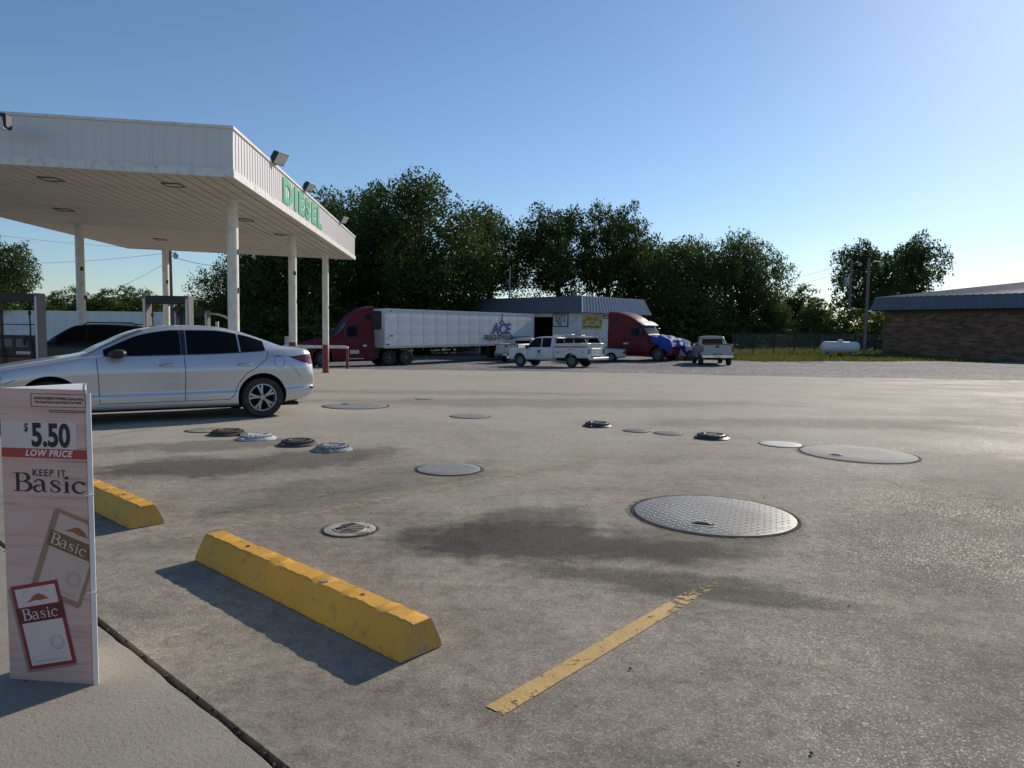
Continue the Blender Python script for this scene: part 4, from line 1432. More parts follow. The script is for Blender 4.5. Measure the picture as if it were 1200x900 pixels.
    T('lettering', 'KEEP IT', 57.5, 554.7, .037, 'letter_black', off=.0014, bold=.0004, space=1.15)
    x, z = fp(58.5, 567)
    wd = basic_word('brand_word', o, (x, -.0014, z + .0), (1, 0, 0), (0, 0, 1), .073, 'letter_black')
    # two printed packs
    def pack(c, rot, wd_, ht, edge, band, off, dark):
        x, z = fp(*c)
        e = bpy.data.objects.new('pack_print', None); COL.objects.link(e); e.parent = o
        e.location = (x, -off, z); e.rotation_euler = (0, -rot, 0)
        def clip(poly):                       # keep the print on the panel: x in panel space below its right edge
            f_ = lambda p: x + p[0] * cos(rot) - p[1] * sin(rot) - (h - .002)
            out = []
            for a_, b_ in zip(poly, poly[1:] + poly[:1]):
                fa_, fb_ = f_(a_), f_(b_)
                if fa_ <= 0: out.append(a_)
                if fa_ * fb_ < 0:
                    t_ = fa_ / (fa_ - fb_)
                    out.append((a_[0] + (b_[0] - a_[0]) * t_, a_[1] + (b_[1] - a_[1]) * t_))
            return out
        b = .014
        iw = wd_ / 2 - b
        def q(nm, x0, z0, x1, z1, mt, of):
            pl_ = clip([(x0, z0), (x1, z0), (x1, z1), (x0, z1)])
            return MB().add([(a_, -of, c_) for a_, c_ in pl_], [tuple(range(len(pl_)))]).build(nm, mt, e, smooth=False)
        q('printed_shadow', -wd_ / 2 - .012, -ht / 2 - .010, wd_ / 2 - .004, ht / 2 - .006, 'pack_shadow', -.0006)
        q('pack_edge', -wd_ / 2, -ht / 2, wd_ / 2, ht / 2, edge, 0)
        q('pack_face', -iw, -ht / 2 + b, iw, ht / 2 - b, 'pack_cream' if edge == 'pack_gold' else 'pack_white', .0004)
        zb0, zb1 = ht * .05, ht * .24
        q('pack_band', -wd_ / 2, zb0, wd_ / 2, zb1, band, .0008)
        basic_word('brand_word', e, (dark, -.0012, (zb0 + zb1) / 2), (1, 0, 0), (0, 0, 1), (zb1 - zb0) * .72, 'pack_white', 1.15)
        # tobacco leaf
        pts = [(-.034, -.010), (-.02, -.002), (-.008, .008), (.006, .011), (.02, .006), (.036, -.008), (.02, -.007), (.008, -.009), (-.006, -.006), (-.018, -.008)]
        sc = wd_ / .14
        MB().add([(px_ * sc, -.0008, ht * .33 + pz * sc) for px_, pz in pts], [tuple(range(len(pts)))]).build('leaf_emblem', 'pack_leaf', e, smooth=False)
        mb = MB()
        for k in range(11):
            a = radians(150 - 12 * k)
            mb.box((cos(a) * .042 * sc, -.0008, ht * .315 + sin(a) * .036 * sc), (.0035, .0004, .003), mtx=Matrix.Rotation(-a + pi / 2, 3, 'Y'))
        mb.build('arc_print', 'pack_shadow', e, smooth=False)
        mb = MB()
        for k in range(14):
            mb.box((-iw * .7 + k * iw * 1.4 / 13, -.0008, -ht / 2 + b + .014), (.004, .0004, .0035))
        mb.build('fine_print', 'pack_shadow', e, smooth=False)
        mb = MB().lathe([(.020 * sc, -.0007), (.0185 * sc, -.0007)], 24, 'y', c=(iw * .5, 0, -ht * .22)).lathe([(.014 * sc, -.0007), (.013 * sc, -.0007)], 24, 'y', c=(iw * .5, 0, -ht * .22))
        mb.build('seal_print', 'pack_shadow', e, smooth=False)
        return e
    pack((81, 653.5), radians(-19.5), .205, .335, 'pack_gold', 'pack_brown', .0014, -.014)
    pack((51.5, 732), radians(12), .20, .335, 'pack_red', 'pack_darkred', .0032, 0)
display()

# ------------------------------------------------------------------ silver sedan
def place_by(root_rz, local_xy, world):
    """root location so that local point falls on the world point"""
    v = Matrix.Rotation(root_rz, 3, 'Z') @ Vector((local_xy[0], local_xy[1], 0))
    return Vector((world.x - v.x, world.y - v.y, 0))

def sedan(loc, rz, label):
    o = thing('sedan_car', label, 'car', loc, rz)
    WB_R, WB_F = -1.30, 1.50
    lf = Loft([(x if abs(x) < .2 else (x * 1.05 if x > 0 else (x if x > -1.3 else -1.3 + (x + 1.3) * .87)), *rest) for x, *rest in [
        (2.31, .30, .45, .50, .50, .50, .56, .48, .60, .40, .61),
        (2.22, .22, .62, .74, .57, .74, .66, .70, .70, .55, .71),
        (2.00, .19, .76, .85, .62, .85, .75, .80, .79, .62, .805),
        (1.40, .19, .85, .893, .70, .898, .87, .86, .905, .66, .925),
        (1.02, .18, .86, .897, .73, .90, .945, .855, .975, .68, 1.005),
        (.80, .18, .86, .897, .74, .90, .955, .85, 1.09, .665, 1.125),
        (.30, .18, .86, .897, .75, .90, .965, .845, 1.315, .61, 1.36),
        (-.10, .18, .86, .897, .75, .90, .975, .84, 1.375, .595, 1.425),
        (-.60, .18, .86, .897, .76, .90, .99, .838, 1.38, .59, 1.43),
        (-1.05, .18, .86, .90, .77, .905, 1.015, .83, 1.315, .58, 1.36),
        (-1.45, .19, .85, .90, .78, .90, 1.045, .81, 1.20, .58, 1.235),
        (-1.80, .21, .82, .885, .79, .88, 1.065, .775, 1.105, .61, 1.125),
        (-2.08, .24, .78, .855, .79, .85, 1.065, .735, 1.085, .62, 1.095),
        (-2.21, .28, .74, .82, .76, .80, 1.03, .69, 1.06, .58, 1.072),
        (-2.28, .32, .70, .78, .66, .76, .86, .68, .92, .55, .93),
        (-2.31, .36, .62, .70, .56, .68, .66, .62, .70, .5, .71)]], nx=120, sub=6, crease=1.0)
    body = link('body', lf.mesh('body'), 'silver_paint', o)
    boolean_cut(body, arch_cutters([(WB_F, .33), (WB_R, .33)], .372, .90, .32))
    # glass
    for s in (1, -1):
        lo = lambda x: lf.belt(x) + .018
        hi = lambda x: lf.rail(x) - .028
        for (x0, x1, nm) in ((.86, -.135, 'front_window'), (-.215, -.96, 'rear_window'), (-.985, -1.36, 'quarter_window')):
            lf.side(x0, x1, lo, hi, s, 30, 8, .004).build(nm, 'tint_glass', o)
        lf.side(-.14, -.212, lo, hi, s, 3, 8, .0045).build('door_pillar', 'black_plastic', o)
        sm = lf.seam([(-.21, lf.belt(-.2) + .02), (-.222, lf.rail(-.2) - .03)], .012, s, .006)
        sm.build('chrome_pillar_trim', 'chrome', o)
        lf.seam([(x, lf.belt(x) + .010) for x in np.linspace(.85, -1.36, 14)], .012, s, .004).build('belt_moulding', 'black_plastic', o)
        mb = lf.seam([(.95, .93), (.93, .62), (.92, .30)], .009, s)
        lf.seam([(-.175, .965), (-.185, .6), (-.175, .30)], .009, s, mb=mb)
        lf.seam([(-1.40, 1.04), (-1.37, .93), (-1.22, .80), (-1.06, .70), (-.94, .55), (-.87, .36), (-.80, .305)], .009, s, mb=mb)
        lf.seam([(.92, .30), (-.80, .305)], .008, s, mb=mb)
        lf.seam([(2.0, .60), (1.88, .66)], .007, s, mb=mb)
        lf.seam([(-1.42, .965), (-1.66, .968), (-1.76, .955)], .006, s, mb=mb)
        lf.seam([(-1.72, .83), (-1.86, .70), (-1.90, .62)], .006, s, mb=mb)
        mb.build('panel_gaps', 'dark_gap', o, smooth=False)
        c = [(-1.56 + .085 * cos(a), .875 + .085 * sin(a)) for a in np.linspace(0, 2 * pi, 17)]
        lf.seam(c, .006, s).build('fuel_door_gap' if s > 0 else 'body_gap', 'dark_gap', o, smooth=False)
        for hx in (.06, -1.02):
            z = .835
            y = lf.ys(hx, z)
            q = MB().box((hx, s * (y + .003), z - .002), (.15, .006, .052)).build('handle_cup', 'rim_alloy', o, bevel=.002)
            MB().tube([(hx + .10, s * (y + .006), z), (hx + .07, s * (y + .035), z + .004), (hx - .07, s * (y + .035), z + .006), (hx - .11, s * (y + .006), z + .004)], .014, 8).build('door_handle', 'chrome', o)
        # side skirt crease as a shallow moulding
        lf.seam([(.85, .40), (.3, .405), (-.5, .42), (-.84, .43)], .03, s, .004).build('door_moulding', 'silver_paint', o)
        # mirror
        ym = lf.ys(.72, .98)
        mr = MB().lathe([(.0, -.11), (.05, -.105), (.078, -.07), (.085, .0), (.08, .06), (.055, .10), (.0, .11)], 18, 'y').build('mirror', 'black_plastic', o)
        mr.location = (.70, s * (ym + .12), 1.0); mr.scale = (1.35, 1.0, .8); mr.rotation_euler = (0, .12, 0)
        MB().tube([(.68, s * (ym - .01), .955), (.69, s * (ym + .08), .97)], [.03, .025], 8).build('mirror_stalk', 'black_plastic', o)
        # lamps
        lf.side(-1.74, -2.125, lambda x: .945 - .08 * min(1, (-1.74 - x) / .2) - .03 * max(0, (-1.95 - x) / .2), lambda x: .952 + .045 * min(1, (-1.74 - x) / .3), s, 20, 6, .005).build('tail_lamp', 'tail_red', o)
        lf.side(-2.06, -2.13, lambda x: .835, lambda x: .915, s, 6, 4, .009).build('tail_lamp_reflector', 'tail_red_lit', o)
        lf.side(-2.07, -2.16, lambda x: .43, lambda x: .475, s, 6, 3, .005).build('rear_reflector', 'tail_red', o)
        lf.side(2.02, 2.35, lambda x: .60 + (x - 1.95) * -.12, lambda x: .72 - (x - 1.95) * .12, s, 10, 4, .006).build('head_lamp', 'head_lamp', o)
        wheel(o, (WB_R, s * .80, .318), .318, .205, 'alloy', s)
        wheel(o, (WB_F, s * .80, .318), .318, .205, 'alloy', s)
    lf.top(1.03, .34, .03, 14, 16, .004).build('windscreen', 'screen_glass', o)
    lf.top(-1.12, -1.70, .05, 14, 16, .004).build('rear_screen', 'tint_glass', o)
    MB().span((-1.9, -.75, .17), (1.9, .75, .22)).build('underbody', 'well', o, smooth=False)
    MB().box((-2.16, 0, .64), (.02, .34, .12)).build('licence_plate', 'letter_white', o)
    MB().tube([(-2.07, -.6, 1.075), (-2.11, -.35, 1.083), (-2.12, 0, 1.085), (-2.11, .35, 1.083), (-2.07, .6, 1.075)], .018, 8).build('boot_lip', 'silver_paint', o)
    # hood seams
    return o
rz = radians(180 + 35)
wl_ = ground(308, 489)
loc = place_by(rz, (-1.30, .86), wl_)
loc.z = g(loc.x, loc.y)
sedan(loc, rz, 'silver four door sedan with dark tinted windows parked by the pumps')

# ------------------------------------------------------------------ other small cars (generic)
def car_body(o, rows, paint, axles, r, half, wins, screens, glass='tint_glass', rim='alloy', extra_lamps=True, arch=1.16):
    lf = Loft(rows, nx=80, sub=4)
    body = link('body', lf.mesh('body'), paint, o)
    boolean_cut(body, arch_cutters([(a, r * 1.02) for a in axles], r * arch, half, .32))
    for s in (1, -1):
        for (x0, x1) in wins:
            lf.side(x0, x1, lambda x: lf.belt(x) + .02, lambda x: lf.rail(x) - .03, s, 20, 6, .006).build('side_window', glass, o)
        for a in axles:
            wheel(o, (a, s * (half - .11), r), r, .22, rim, s)
    for (x0, x1) in screens:
        lf.top(x0, x1, .04, 10, 12, .006).build('windscreen' if x0 > 0 else 'rear_screen', glass if x0 <= 0 else 'clear_glass', o)
    L0, L1 = rows[0][0], rows[-1][0]
    MB().span((min(axles) - .4, -half * .85, .2), (max(axles) + .4, half * .85, .28)).build('underbody', 'well', o, smooth=False)
    return lf

SUV_ROWS = [(2.35, .40, .55, .6, .70, .6, .82, .58, .88, .5, .90), (2.2, .26, .78, .86, .80, .86, .95, .82, 1.0, .6, 1.02),
            (1.5, .24, .88, .92, .88, .92, 1.03, .88, 1.08, .65, 1.11), (.95, .24, .88, .92, .9, .92, 1.08, .88, 1.13, .7, 1.17),
            (.7, .24, .88, .92, .9, .92, 1.09, .875, 1.30, .69, 1.34), (.15, .24, .88, .92, .9, .92, 1.10, .87, 1.58, .64, 1.635),
            (-.4, .24, .88, .92, .9, .92, 1.11, .87, 1.61, .63, 1.68), (-1.3, .24, .88, .92, .9, .92, 1.13, .86, 1.58, .62, 1.65),
            (-1.8, .26, .86, .91, .9, .91, 1.15, .84, 1.49, .61, 1.56), (-2.1, .3, .82, .88, .9, .88, 1.12, .80, 1.25, .62, 1.30),
            (-2.28, .36, .74, .80, .8, .78, 1.0, .70, 1.06, .55, 1.08), (-2.33, .42, .66, .72, .7, .70, .8, .62, .84, .5, .85)]

# black crossover behind the first island
pw = at(55, 402, 20.6)
rzb = CROT + pi / 2 + radians(4)
locb = place_by(rzb, (.98, .6), pw); locb.z = g(locb.x, locb.y)
b = thing('crossover_car', 'black crossover with roof rails behind the silver sedan', 'car', locb, rzb)
lfb = car_body(b, SUV_ROWS, 'black_paint', (-1.38, 1.32), .36, .92, ((.72, -.1), (-.2, -1.0), (-1.1, -1.75)), ((.93, .22), (-1.82, -2.1)))
for s in (1, -1):
    MB().tube([(.0, s * .60, 1.60), (-.1, s * .60, 1.68), (-1.3, s * .58, 1.69), (-1.45, s * .58, 1.62)], .018, 8).build('roof_rail', 'black_plastic', b)
    MB().lathe([(.0, -.12), (.07, -.09), (.09, 0), (.07, .09), (.0, .12)], 12, 'y', c=(.62, s * 1.0, 1.14)).build('mirror', 'black_plastic', b)
    lfb.side(1.95, 2.25, lambda x: .80, lambda x: .93, s, 8, 4, .006).build('head_lamp', 'head_lamp', b)
    lfb.side(-1.9, -2.25, lambda x: .92, lambda x: 1.05, s, 8, 4, .006).build('tail_lamp', 'tail_red', b)

# ------------------------------------------------------------------ pickups
def pickup(o, paint, L, bed, roof=1.93, cab_back=-.45, crew=False, r=.39, hood=1.18, service=False, old=False, trim='chrome'):
    """front at +x; bed is (x0, x1)"""
    hw = 1.0
    xf = L / 2
    cow = xf - 1.35
    rows = [(xf, .55, .82, .88, .85, .88, hood - .14, .86, hood - .08, .72, hood - .06),
            (xf - .12, .46, .93, .98, .92, .98, hood - .06, .94, hood - .01, .76, hood + .01),
            (cow, .44, .96, 1.0, .98, 1.0, hood + .02, .955, hood + .07, .8, hood + .10),
            (cow - .22, .44, .96, 1.0, .98, 1.0, hood + .05, .955, hood + .20, .82, hood + .24),
            (cow - .85, .44, .96, 1.0, .98, 1.0, hood + .06, .95, roof - .075, .76, roof - .03),
            (cow - 1.3, .44, .96, 1.0, .98, 1.0, hood + .06, .95, roof - .06, .75, roof),
            (cab_back + .12, .44, .96, 1.0, .98, 1.0, hood + .06, .95, roof - .07, .74, roof - .02),
            (cab_back, .44, .96, .99, .98, .99, hood + .06, .93, roof - .16, .73, roof - .12)]
    lf = Loft(rows, nx=60, sub=4)
    body = link('cab_body', lf.mesh('body'), paint, o)
    fa, ra = xf - .98, bed[0] - (bed[0] - bed[1]) * .50
    boolean_cut(body, arch_cutters([(fa, r * 1.08)], r * 1.2, hw, .3))
    xd = cow - .95
    for s in (1, -1):
        lo = lambda x: lf.belt(x) + .02
        hi = lambda x: lf.rail(x) - .04
        spans = [(cow - .28, xd - .35)] + [(xd - .43, cab_back + .18)] if cab_back + .18 < xd - .6 else [(cow - .28, cab_back + .16)]
        for (a, b_) in spans:
            lf.side(a, b_, lo, hi, s, 16, 6, .006).build('side_window', 'tint_glass', o)
        mb = lf.seam([(cow - .25, hood + .02), (cow - .27, .5)], .014, s)
        lf.seam([(xd - .39, hood + .05), (xd - .39, .5)], .014, s, mb=mb)
        mb.build('door_gaps', 'dark_gap', o, smooth=False)
        MB().box((xd - .27, s * (1.005), hood - .12), (.14, .03, .04)).build('door_handle', 'black_plastic', o)
        MB().box((cow - .30, s * 1.12, hood + .12), (.1, .2, .26)).build('mirror', 'black_plastic', o, bevel=.03)
        MB().box((xf - .05, s * .72, hood - .22), (.16, .34, .2)).build('head_lamp', 'head_lamp', o, bevel=.02)
        wheel(o, (fa, s * (hw - .13), r), r, .26, 'steel', s)
        wheel(o, (ra, s * (hw - .13), r), r, .26, 'steel', s)
    lf.top(cow + .0, cow - .80, .04, 8, 10, .006).build('windscreen', 'clear_glass', o)
    MB().span((cab_back - .012, -.66, hood + .12), (cab_back + .01, .66, roof - .2)).build('rear_screen', 'tint_glass', o)
    MB().box((xf + .01, 0, hood - .22), (.06, 1.05, .24)).build('grille', 'black_plastic', o, bevel=.02)
    MB().box((xf + .06, 0, .60), (.18, 1.9, .2)).build('front_bumper', trim, o, bevel=.03)
    MB().span((bed[1] + .1, -.5, .40), (xf - .3, .5, .58)).build('chassis', 'chassis', o, smooth=False)
    x0, x1 = bed
    zt = 1.36 if not service else 1.50
    zb = .62
    if not service:
        for s in (1, -1):
            w = MB().prism([(s * .87, zb + .05), (s * .97, zb), (s * 1.0, .85), (s * .985, zt - .05), (s * .96, zt), (s * .87, zt)], 'x', x1, x0).build('bed_side', paint, o, bevel=.01)
            boolean_cut(w, [MB().cyl((ra, s * .6, r * 1.08), (ra, s * 1.4, r * 1.08), r * 1.2, n=36).mesh('cut')])
            MB().box((x1 - .005, s * .93, 1.08), (.06, .13, .40)).build('tail_lamp', 'tail_red', o, bevel=.015)
        MB().span((x0 - .06, -.87, zb), (x0, .87, zt)).build('bed_front', paint, o)
        MB().span((x1, -.87, zb + .02), (x0, .87, zb + .1)).build('bed_floor', 'chassis', o, smooth=False)
        tg = MB().span((x1 - .02, -.865, zb + .06), (x1 + .05, .865, zt)).build('tailgate', paint, o, bevel=.015)
        MB().box((x1 - .026, 0, zt - .15), (.02, .24, .12)).build('tailgate_handle', 'black_plastic', tg, bevel=.01)
        MB().box((x1 - .022, 0, zt - .02), (.05, 1.7, .05)).build('tailgate_cap', 'black_plastic', tg, bevel=.01)
        bp = MB().box((x1 - .12, 0, .60), (.2, 1.92, .2)).build('rear_bumper', trim, o, bevel=.03)
        MB().box((x1 - .225, 0, .63), (.02, .34, .16)).build('licence_plate', 'letter_white', bp)
        MB().box((x1 - .10, 0, .72), (.22, .5, .04)).build('bumper_step', 'black_plastic', bp)
    return lf, zt, ra

# grey silver pickup, tail towards us
pk = ground(838, 427.5)
rzp = radians(90 - 8)
lp = place_by(rzp, (-2.0, 0), pk); lp.z = g(lp.x, lp.y)
o = thing('pickup_truck', 'grey pickup with its tailgate towards the concrete at the fence end', 'pickup', lp, rzp)
pickup(o, 'pickup_grey', 5.8, (-.55, -2.9), 1.9, -.5, hood=1.2)

# white service truck
rzs = radians(180 - 36)
ps = ground(668, 430)
ls = place_by(rzs, (-1.72 * .94, .90 * .94), ps); ls.z = g(ls.x, ls.y)
o = thing('service_truck', 'white utility service truck with a red stripe and ladder rack', 'service truck', ls, rzs)
o.scale = (.94, .94, .95)
lf, zt, ra = pickup(o, 'truck_white', 6.3, (-.58, -3.1), 1.98, -.45, hood=1.2, service=True, r=.40)
# service body: side boxes with compartment doors, open top, rack
for s in (1, -1):
    w = MB().span((-3.1, min(s * .62, s * 1.02), .60), (-.56, max(s * .62, s * 1.02), 1.52)).build('side_locker', 'truck_white', o, bevel=.02)
    boolean_cut(w, [MB().cyl((ra, s * .55, .43), (ra, s * 1.4, .43), .49, n=36).mesh('cut')])
    for (a, b_, z0, z1) in ((-.62, -1.14, .68, 1.46), (-1.18, -2.36, 1.04, 1.46), (-2.40, -3.05, .68, 1.46)):
        dd = MB().span((b_, min(s * 1.02, s * 1.034), z0), (a, max(s * 1.02, s * 1.034), z1)).build('locker_door', 'truck_white', o, bevel=.006)
        MB().box(((a + b_) / 2, s * 1.038, (z0 + z1) / 2 - .1), (.1, .015, .06)).build('latch', 'black_plastic', dd)
    for (a, b_) in ((-.6, -1.15), (-1.17, -2.37), (-2.39, -3.06)):
        MB().span((b_, min(s * 1.036, s * 1.040), 1.26), (a, max(s * 1.036, s * 1.040), 1.34)).build('red_stripe', 'stripe_red', o, smooth=False)
    # rack with mesh windows over the lockers
    MB().tube([(-.62, s * .93, 1.52), (-.72, s * .86, 1.92), (-2.7, s * .86, 1.92), (-3.0, s * .93, 1.52)], .025, 8).build('rack_rail', 'truck_white', o)
    for x in (-1.3, -2.0):
        MB().cyl((x, s * .93, 1.52), (x, s * .86, 1.92), .022, n=8).build('rack_post', 'truck_white', o)
    MB().span((-2.85, min(s * .895, s * .905), 1.55), (-.68, max(s * .895, s * .905), 1.86)).build('side_glass', 'tint_glass', o, smooth=False)
    MB().box((-3.13, s * .93, 1.0), (.05, .1, .34)).build('tail_lamp', 'tail_red', o, bevel=.01)
MB().span((-3.1, -.62, .62), (-.6, .62, .72)).build('bed_floor', 'chassis', o, smooth=False)
tg = MB().span((-3.14, -.62, .72), (-3.08, .62, 1.2)).build('tailgate', 'truck_white', o, bevel=.01)
MB().box((-3.145, 0, 1.02), (.012, .5, .05)).build('tailgate_handle', 'letter_white', tg)
for z in (1.27, 1.5):
    MB().cyl((-3.1, -.62, z), (-3.1, .62, z), .022, n=8).build('tail_rack_bar', 'truck_white', o)
for y in (-.6, .6):
    MB().cyl((-3.1, y, 1.2), (-3.1, y, 1.52), .022, n=8).build('tail_rack_bar', 'truck_white', o)
MB().box((-3.3, 0, .56), (.36, 2.0, .16)).build('step_bumper', 'truck_white', o, bevel=.02)
MB().box((-1.0, .35, 2.06), (1.25, .42, .09)).build('rack_box', 'truck_white', o, bevel=.02)
MB().box((-1.55, -.3, 2.0), (.9, .5, .08)).build('ladder', 'galv', o, bevel=.01)
for x in (-.8, -2.3):
    MB().cyl((x, -.86, 1.93), (x, .86, 1.93), .025, n=8).build('rack_crossbar', 'truck_white', o)
MB().box((-.18, 0, 2.02), (.14, .9, .07)).build('light_bar', 'glass_lamp', o, bevel=.02)
# shield and lettering on the door
sh = [(-.11, .12), (.11, .12), (.11, -.02), (0, -.13), (-.11, -.02)]
em = MB().add([(.62 + x, 1.015, .98 + z) for x, z in sh], [tuple(range(5))]).build('shield_emblem', 'stripe_red', o, smooth=False)
mb = MB()
for k in range(7):
    mb.box((.36 + k * .085, 1.013, .76), (.05, .006, .05))
mb.build('lettering', 'letter_grey', o, smooth=False)

# old white pickup seen from behind, past the service truck
rzo = radians(58)
po = ground(589, 424)
lo_ = place_by(rzo, (-1.9, .85), po); lo_.z = g(lo_.x, lo_.y)
o = thing('pickup_truck', 'old white pickup parked behind the nose of the service truck', 'pickup', lo_, rzo)
pickup(o, 'old_white', 5.4, (-.5, -2.7), 1.78, -.42, hood=1.12, r=.36)

# old white sedan in front of the red tractor
rzw = radians(-14)
pw2 = ground(714, 423.5)
lw = place_by(rzw, (1.25, -.85), pw2); lw.z = g(lw.x, lw.y)
o = thing('sedan_car', 'old boxy white car with black grille before the red tractor', 'car', lw, rzw)
OLD_ROWS = [(2.35, .40, .74, .82, .62, .82, .76, .80, .82, .7, .83), (2.28, .30, .80, .88, .66, .88, .84, .84, .88, .7, .90),
            (1.0, .24, .84, .90, .70, .90, .92, .85, .95, .72, .98), (.8, .24, .84, .9, .7, .9, .93, .85, 1.0, .72, 1.04),
            (.2, .24, .84, .9, .7, .9, .94, .84, 1.33, .6, 1.37), (-.9, .24, .84, .9, .7, .9, .94, .84, 1.34, .6, 1.38),
            (-1.35, .24, .84, .9, .7, .9, .94, .83, 1.0, .66, 1.03), (-2.2, .3, .8, .87, .66, .87, .88, .82, .92, .68, .94),
            (-2.32, .4, .72, .8, .6, .8, .75, .76, .8, .62, .81)]
lf = car_body(o, OLD_ROWS, 'old_white', (-1.4, 1.38), .32, .90, ((.78, -.3), (-.38, -1.1)), ((.95, .24), (-.95, -1.33)), rim='steel')
MB().box((2.33, 0, .70), (.06, .9, .16)).build('grille', 'black_plastic', o, bevel=.01)
MB().box((2.38, 0, .46), (.14, 1.75, .13)).build('front_bumper', 'chrome', o, bevel=.03)
for s in (1, -1):
    MB().box((2.31, s * .63, .70), (.08, .3, .17)).build('head_lamp', 'head_lamp', o, bevel=.01)
    MB().box((2.26, s * .86, .68), (.2, .04, .13)).build('side_marker', 'black_plastic', o)

# silver crossover beyond the tarped hood
rzc = radians(-40)
pc = ground(809, 421.5)
lc = place_by(rzc, (1.3, -.85), pc); lc.z = g(lc.x, lc.y)
o = thing('crossover_car', 'pale silver crossover nosing out between the blue tarp and the grey pickup', 'car', lc, rzc)
lf = car_body(o, SUV_ROWS, 'truck_white', (-1.38, 1.32), .35, .92, ((.72, -.1), (-.2, -1.0), (-1.1, -1.75)), ((.93, .22), (-1.82, -2.1)))
for s in (1, -1):
    lf.side(1.9, 2.25, lambda x: .82, lambda x: .97, s, 8, 4, .006).build('head_lamp', 'head_lamp', o)
    MB().lathe([(.0, -.12), (.07, -.09), (.09, 0), (.07, .09), (.0, .12)], 12, 'y', c=(.62, s * 1.0, 1.14)).build('mirror', 'black_plastic', o)
MB().box((2.31, 0, .78), (.06, .8, .14)).build('grille', 'black_plastic', o, bevel=.01)
MB().box((2.30, 0, .5), (.08, 1.2, .14)).build('lower_grille', 'black_plastic', o, bevel=.01)

# ------------------------------------------------------------------ road tractors and trailers
def tractor(o, rows, win, sleeper_win, screen, tand, paint='truck_red', steer=2.7, R=.52):
    lf = Loft(rows, nx=70, sub=4)
    cab = link('cab', lf.mesh('cab'), paint, o)
    boolean_cut(cab, arch_cutters([(steer, .54)], .66, 1.24, .5))
    for s in (1, -1):
        x0, x1, z0, z1 = win
        lf.side(x0, x1, lambda x: z0, lambda x: z1 - .25 * max(0, (x - (x0 - .3))), s, 10, 6, .012).build('door_window', 'tint_glass', o)
        x0, x1, z0, z1 = sleeper_win
        lf.side(x0, x1, lambda x: z0 + (z1 - z0) * .6 * max(0, min(1, (x1 - x) / (x1 - x0))) * 0 + z0 * 0, lambda x: z1, s, 8, 4, .012).build('sleeper_window', 'tint_glass', o)
        mb = lf.seam([(win[0] + .12, win[2] - .0), (win[0] + .14, .75)], .03, s, .006)
        lf.seam([(win[1] - .16, win[3] + .05), (win[1] - .16, .75)], .03, s, .006, mb=mb)
        lf.seam([(win[1] - .2, .98), (rows[-1][0] + .06, .98)], .03, s, .006, mb=mb)
        lf.seam([(win[1] - .2, 2.62), (rows[-1][0] + .06, 2.62)], .02, s, .006, mb=mb)
        mb.build('panel_gaps', 'well', o, smooth=False)
        ym = lf.ys(win[0], 2.1)
        MB().box((win[0] + .25, s * (ym + .28), 2.15), (.12, .22, .62)).build('mirror', 'black_plastic', o, bevel=.03)
        MB().cyl((win[0] + .2, s * (ym - .05), 2.3), (win[0] + .25, s * (ym + .28), 2.3), .025, n=6).build('mirror_arm', 'black_plastic', o)
        wheel(o, (steer, s * 1.05, R), R, .3, 'truck', s)
        for a in tand:
            wheel(o, (a, s * .95, R), R, .58, 'truck', s)
        for xx in (win[1] - .3, win[1] - 1.0):
            MB().box((xx, s * (lf.ys(xx, .9) + .008), .86), (.22, .01, .16)).build('step', 'black_plastic', o)
        lf.side(rows[0][0] - .55, rows[0][0] - .28, lambda x: 1.0, lambda x: 1.18, s, 6, 4, .012).build('head_lamp', 'head_lamp', o)
        lf.side(win[1] - .35, win[1] - .62, lambda x: 1.26, lambda x: 1.36, s, 4, 3, .012).build('lettering', 'letter_white', o)
    lf.top(screen[0], screen[1], .03, 10, 12, .012).build('windscreen', 'clear_glass', o)
    MB().span((tand[-1] - .6, -.45, .62), (steer + .6, .45, .92)).build('chassis', 'chassis', o, smooth=False)
    fw = MB().lathe([(.0, 1.16), (.5, 1.16), (.5, 1.08), (.0, 1.08)], 24, c=((tand[0] + tand[-1]) / 2, 0, 0)).build('fifth_wheel', 'chassis', o)
    return lf

T1 = [(3.92, .48, .80, .92, .80, .92, 1.02, .84, 1.12, .6, 1.14), (3.75, .34, 1.0, 1.10, .92, 1.08, 1.22, .96, 1.36, .68, 1.40),
      (3.2, .32, 1.15, 1.2, 1.1, 1.16, 1.42, .98, 1.58, .7, 1.64), (2.3, .32, 1.2, 1.22, 1.3, 1.18, 1.60, 1.0, 1.78, .75, 1.84),
      (1.75, .32, 1.2, 1.23, 1.35, 1.2, 1.72, 1.12, 1.92, .88, 2.0), (1.5, .32, 1.2, 1.24, 1.35, 1.22, 1.74, 1.18, 2.12, .94, 2.2),
      (.95, .32, 1.2, 1.24, 1.35, 1.23, 1.76, 1.21, 2.72, 1.0, 2.88), (.5, .32, 1.2, 1.24, 1.35, 1.23, 1.78, 1.22, 3.06, 1.03, 3.24),
      (-.1, .32, 1.2, 1.24, 1.35, 1.23, 1.8, 1.22, 3.40, 1.08, 3.55), (-.8, .32, 1.2, 1.24, 1.35, 1.23, 1.8, 1.22, 3.66, 1.12, 3.77),
      (-1.45, .32, 1.2, 1.24, 1.35, 1.23, 1.8, 1.22, 3.76, 1.14, 3.85)]
T1 = [((x if x > .95 else .95 + (x - .95) * .77) if x < 2.7 else 2.7 + (x - 2.7) * 1.2, *r_) for x, *r_ in T1]
pt = ground(378, 429.6)
rzt = radians(180 + 31)
lt = place_by(rzt, (2.7 * .95, 1.1), pt); lt.z = g(lt.x, lt.y)
tr1 = thing('road_tractor', 'dark red aerodynamic road tractor coupled to the ACE trailer', 'truck', lt, rzt)
